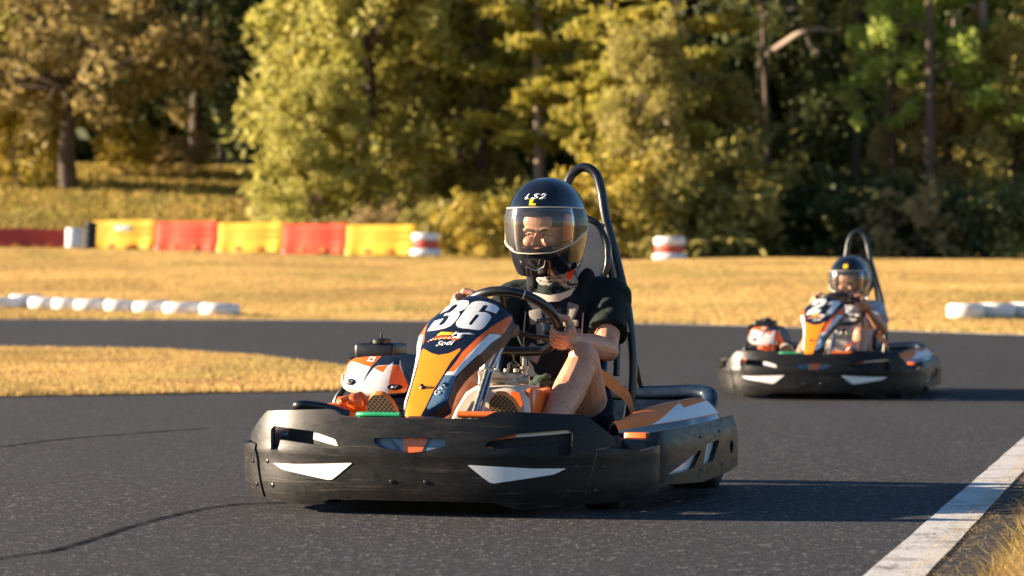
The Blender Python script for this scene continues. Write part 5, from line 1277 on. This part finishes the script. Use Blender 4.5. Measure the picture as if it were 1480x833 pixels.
for (px, yb, _), l in zip(L, WL):
    d = 1.499/(.034+(yb-432)/3920*1.) if False else (.7+.799)/(.034+(yb-432)/3920)
    x = (px-740)/3920*d; o = bpy.data.objects.new('white_tyre', wt); COL.objects.link(o); o.location = (x, d, T(x, d)); s = 1+.12*math.sin(px); o.scale = (s, s, 1.0 if 'tall' in l else .86); o.rotation_euler = (0, R(rnd.uniform(-4, 4)), 0)
    tag(o, l, 'tyre', 'white painted tyres bordering the grass')
for (px, yb), l in zip([(1396, 461), (1440, 460), (1484, 459)], ['white tyre at the left end of the short right row', 'middle white tyre of the short right row', 'white tyre cut off by the right edge of the photo']):
    d = (.7+.799)/(.034+(yb-432)/3920); x = (px-740)/3920*d
    o = bpy.data.objects.new('white_tyre', wt); COL.objects.link(o); o.location = (x, d, T(x, d)); o.scale = (.95, .95, 1.0); tag(o, l, 'tyre', 'white painted tyres bordering the grass')
# old rail fence in the shade
d = 117.; e = tag(empty('rail_fence', ((355-740)/3920*d, d, T((355-740)/3920*d, d))), 'weathered rail fence in the deep shade left of the golden green tree', 'fence')
for i in range(5): m = MB(); m.box((-2.2+i*1.1, 0, .8), (.12, .12, 1.7), .02); m.build('post', 'concrete', e)
for zz in (.55, 1.25): m = MB(); m.box((0, -.07, zz), (4.6, .05, .14), .01); m.build('rail', 'cloth_dk', e)
# ---------------------------------------------------------------- karts and drivers
K1, P1 = make_kart('black rental kart with orange trim and the number 36, nearest the camera')
m = MB(); D_ = PANEL_DATA
def inset(poly, d):
    A_ = sum(poly[i-1][0]*poly[i][1]-poly[i][0]*poly[i-1][1] for i in range(len(poly))); sg = 1 if A_ > 0 else -1; out = []
    for i in range(len(poly)):
        a, b, c = Vector(poly[i-1]), Vector(poly[i]), Vector(poly[(i+1) % len(poly)])
        e, f = (b-a).normalized(), (c-b).normalized(); n = (Vector((-e.y, e.x))+Vector((-f.y, f.x)))
        n = n.normalized()*sg if n.length > .2 else Vector((0, 0)); q = b+n*d; out.append((q.x, q.y))
    return out
dec = lambda x, t, w: panel_fn(x, t, w+.0018)
m.panel([(x-.003, y) for x, y in inset(D_['d3'], .0022)], dec, res=.008, thick=.0012); m.panel([(x+.002, y) for x, y in inset(D_['d6'], .0024)], dec, [[(x+.002, y) for x, y in inset(D_['h6'], -.0018)]], res=.008, thick=.0012)
num = m.build('race_number', 'white', P1, 60)
K1.location = (-.035, 9.56, 0); K1.rotation_euler = (0, 0, R(-17))
K2 = copy_tree(K1, None, skip=('race_number',))
K2['label'] = 'black rental kart with orange trim and the number 21, farther away'
K2.location = (2.27, 19.35, .004); K2.rotation_euler = (0, 0, R(-13.5))
P2 = [o for o in K2.children if o.name.startswith('front_panel')][0]
def glyph(poly, x0, w): return [(x0+w*u+.050*v, .462+.16*v) for u, v in poly]
m = MB()
m.panel(round_poly(glyph([(0, .0), (1, 0), (1, .25), (.48, .25), (.96, .56), (1, .78), (.84, 1), (.18, 1), (0, .80), (0, .62), (.33, .62), (.38, .78), (.62, .78), (.64, .66), (.0, .24)], -.110, .092), .12, 2), dec, res=.012, thick=.0012)
m.panel(glyph([(.35, 0), (.80, 0), (.80, 1), (.45, 1), (.0, .82), (.0, .60), (.35, .68)], .004, .085), dec, res=.012, thick=.0012)
m.build('race_number', 'white', P2, 60)

J1 = dict(head=(.118, .165, .962), neck=(.135, .25, .775), chest=(.135, .30, .60), pelvis=(.13, .30, .24),
          shL=(.315, .31, .705), shR=(-.030, .27, .695), elL=(.345, .125, .522), elR=(-.135, .07, .53), wrL=(.288, -.115, .553), wrR=(-.115, -.13, .625),
          haL=(.25, -.17, .57), haR=(-.09, -.2, .68), hipL=(.235, .26, .20), hipR=(.03, .26, .20), knL=(.330, -.115, .487), knR=(-.125, -.10, .42),
          anL=(.245, -.43, .165), anR=(-.215, -.43, .165), toeL=(.172, -.595, .375), toeR=(-.252, -.595, .372))
D1 = make_driver(K1, J1, 'person in a dark T-shirt and black vest driving the near kart', dict(yaw=-2, pitch=6, roll=0, gripL=-20, gripR=153, skin='skin', voxel=.003, tee='tee', shorts='shorts', shoe='shoe', vest=True, gum=True, mark='LS2', sleeve=.70, short=.50))
J2 = dict(head=(.120, .15, .835), neck=(.135, .22, .675), chest=(.14, .28, .53), pelvis=(.13, .28, .23),
          shL=(.295, .28, .615), shR=(-.020, .25, .615), elL=(.36, .10, .485), elR=(-.13, .06, .47), wrL=(.285, -.09, .600), wrR=(-.11, -.10, .60),
          haL=(.25, -.17, .65), haR=(-.08, -.19, .66), hipL=(.215, .24, .20), hipR=(.05, .24, .20), knL=(.225, -.10, .435), knR=(-.125, -.16, .40),
          anL=(.235, -.43, .19), anR=(-.20, -.46, .19), toeL=(.215, -.56, .35), toeR=(-.245, -.58, .37))
D2 = make_driver(K2, J2, 'person in a grey blue T-shirt and tan shorts driving the far kart with bent arm', dict(yaw=-4, pitch=6, gripL=24, gripR=150, skin='skin2', voxel=.005, s=.94, tee='teeblue', shorts='shorts2', shoe='shorts2', vest=False, mark=None, sleeve=.6, short=.35))

# ---------------------------------------------------------------- light, camera
EL, AZ = 14.0, 6.5
w = bpy.data.worlds.new('World'); SC.world = w; w.use_nodes = True
nt = w.node_tree; bg = nt.nodes['Background']; sky = nt.nodes.new('ShaderNodeTexSky'); sky.sky_type = 'NISHITA'; sky.sun_disc = False
sky.sun_elevation = R(EL); sky.sun_rotation = R(-90+AZ); sky.air_density = 1.; sky.dust_density = .3; sky.ozone_density = 4.
hs = nt.nodes.new('ShaderNodeHueSaturation'); hs.inputs['Saturation'].default_value = 1.0; nt.links.new(sky.outputs[0], hs.inputs['Color']); nt.links.new(hs.outputs[0], bg.inputs[0]); bg.inputs[1].default_value = SKY_STR
sd = bpy.data.lights.new('sun', 'SUN'); sd.energy = 5.; sd.angle = R(.5); sd.color = (1, .80, .58)
so = bpy.data.objects.new('sun', sd); COL.objects.link(so); so.location = (-20, 5, 10)
trv = Vector((math.cos(R(EL))*math.cos(R(AZ)), -math.cos(R(EL))*math.sin(R(AZ)), -math.sin(R(EL))))
so.rotation_euler = trv.to_track_quat('-Z', 'Y').to_euler()
cd = bpy.data.cameras.new('camera'); cd.sensor_width = 36; cd.lens = 3920/1480*36; cd.clip_end = 2000; cd.clip_start = .1
cd.dof.use_dof = True; cd.dof.focus_distance = 9.05; cd.dof.aperture_fstop = 4.2
co = bpy.data.objects.new('camera', cd); COL.objects.link(co); co.location = (0, 0, .70); co.rotation_euler = (R(90)+math.atan(15.5/3920), 0, 0)
SC.camera = co
SC.view_settings.view_transform = 'Standard'; SC.view_settings.look = 'None'; SC.view_settings.gamma = 1; SC.view_settings.exposure = EXPO
SC.cycles.max_bounces = 8; SC.cycles.transparent_max_bounces = 12
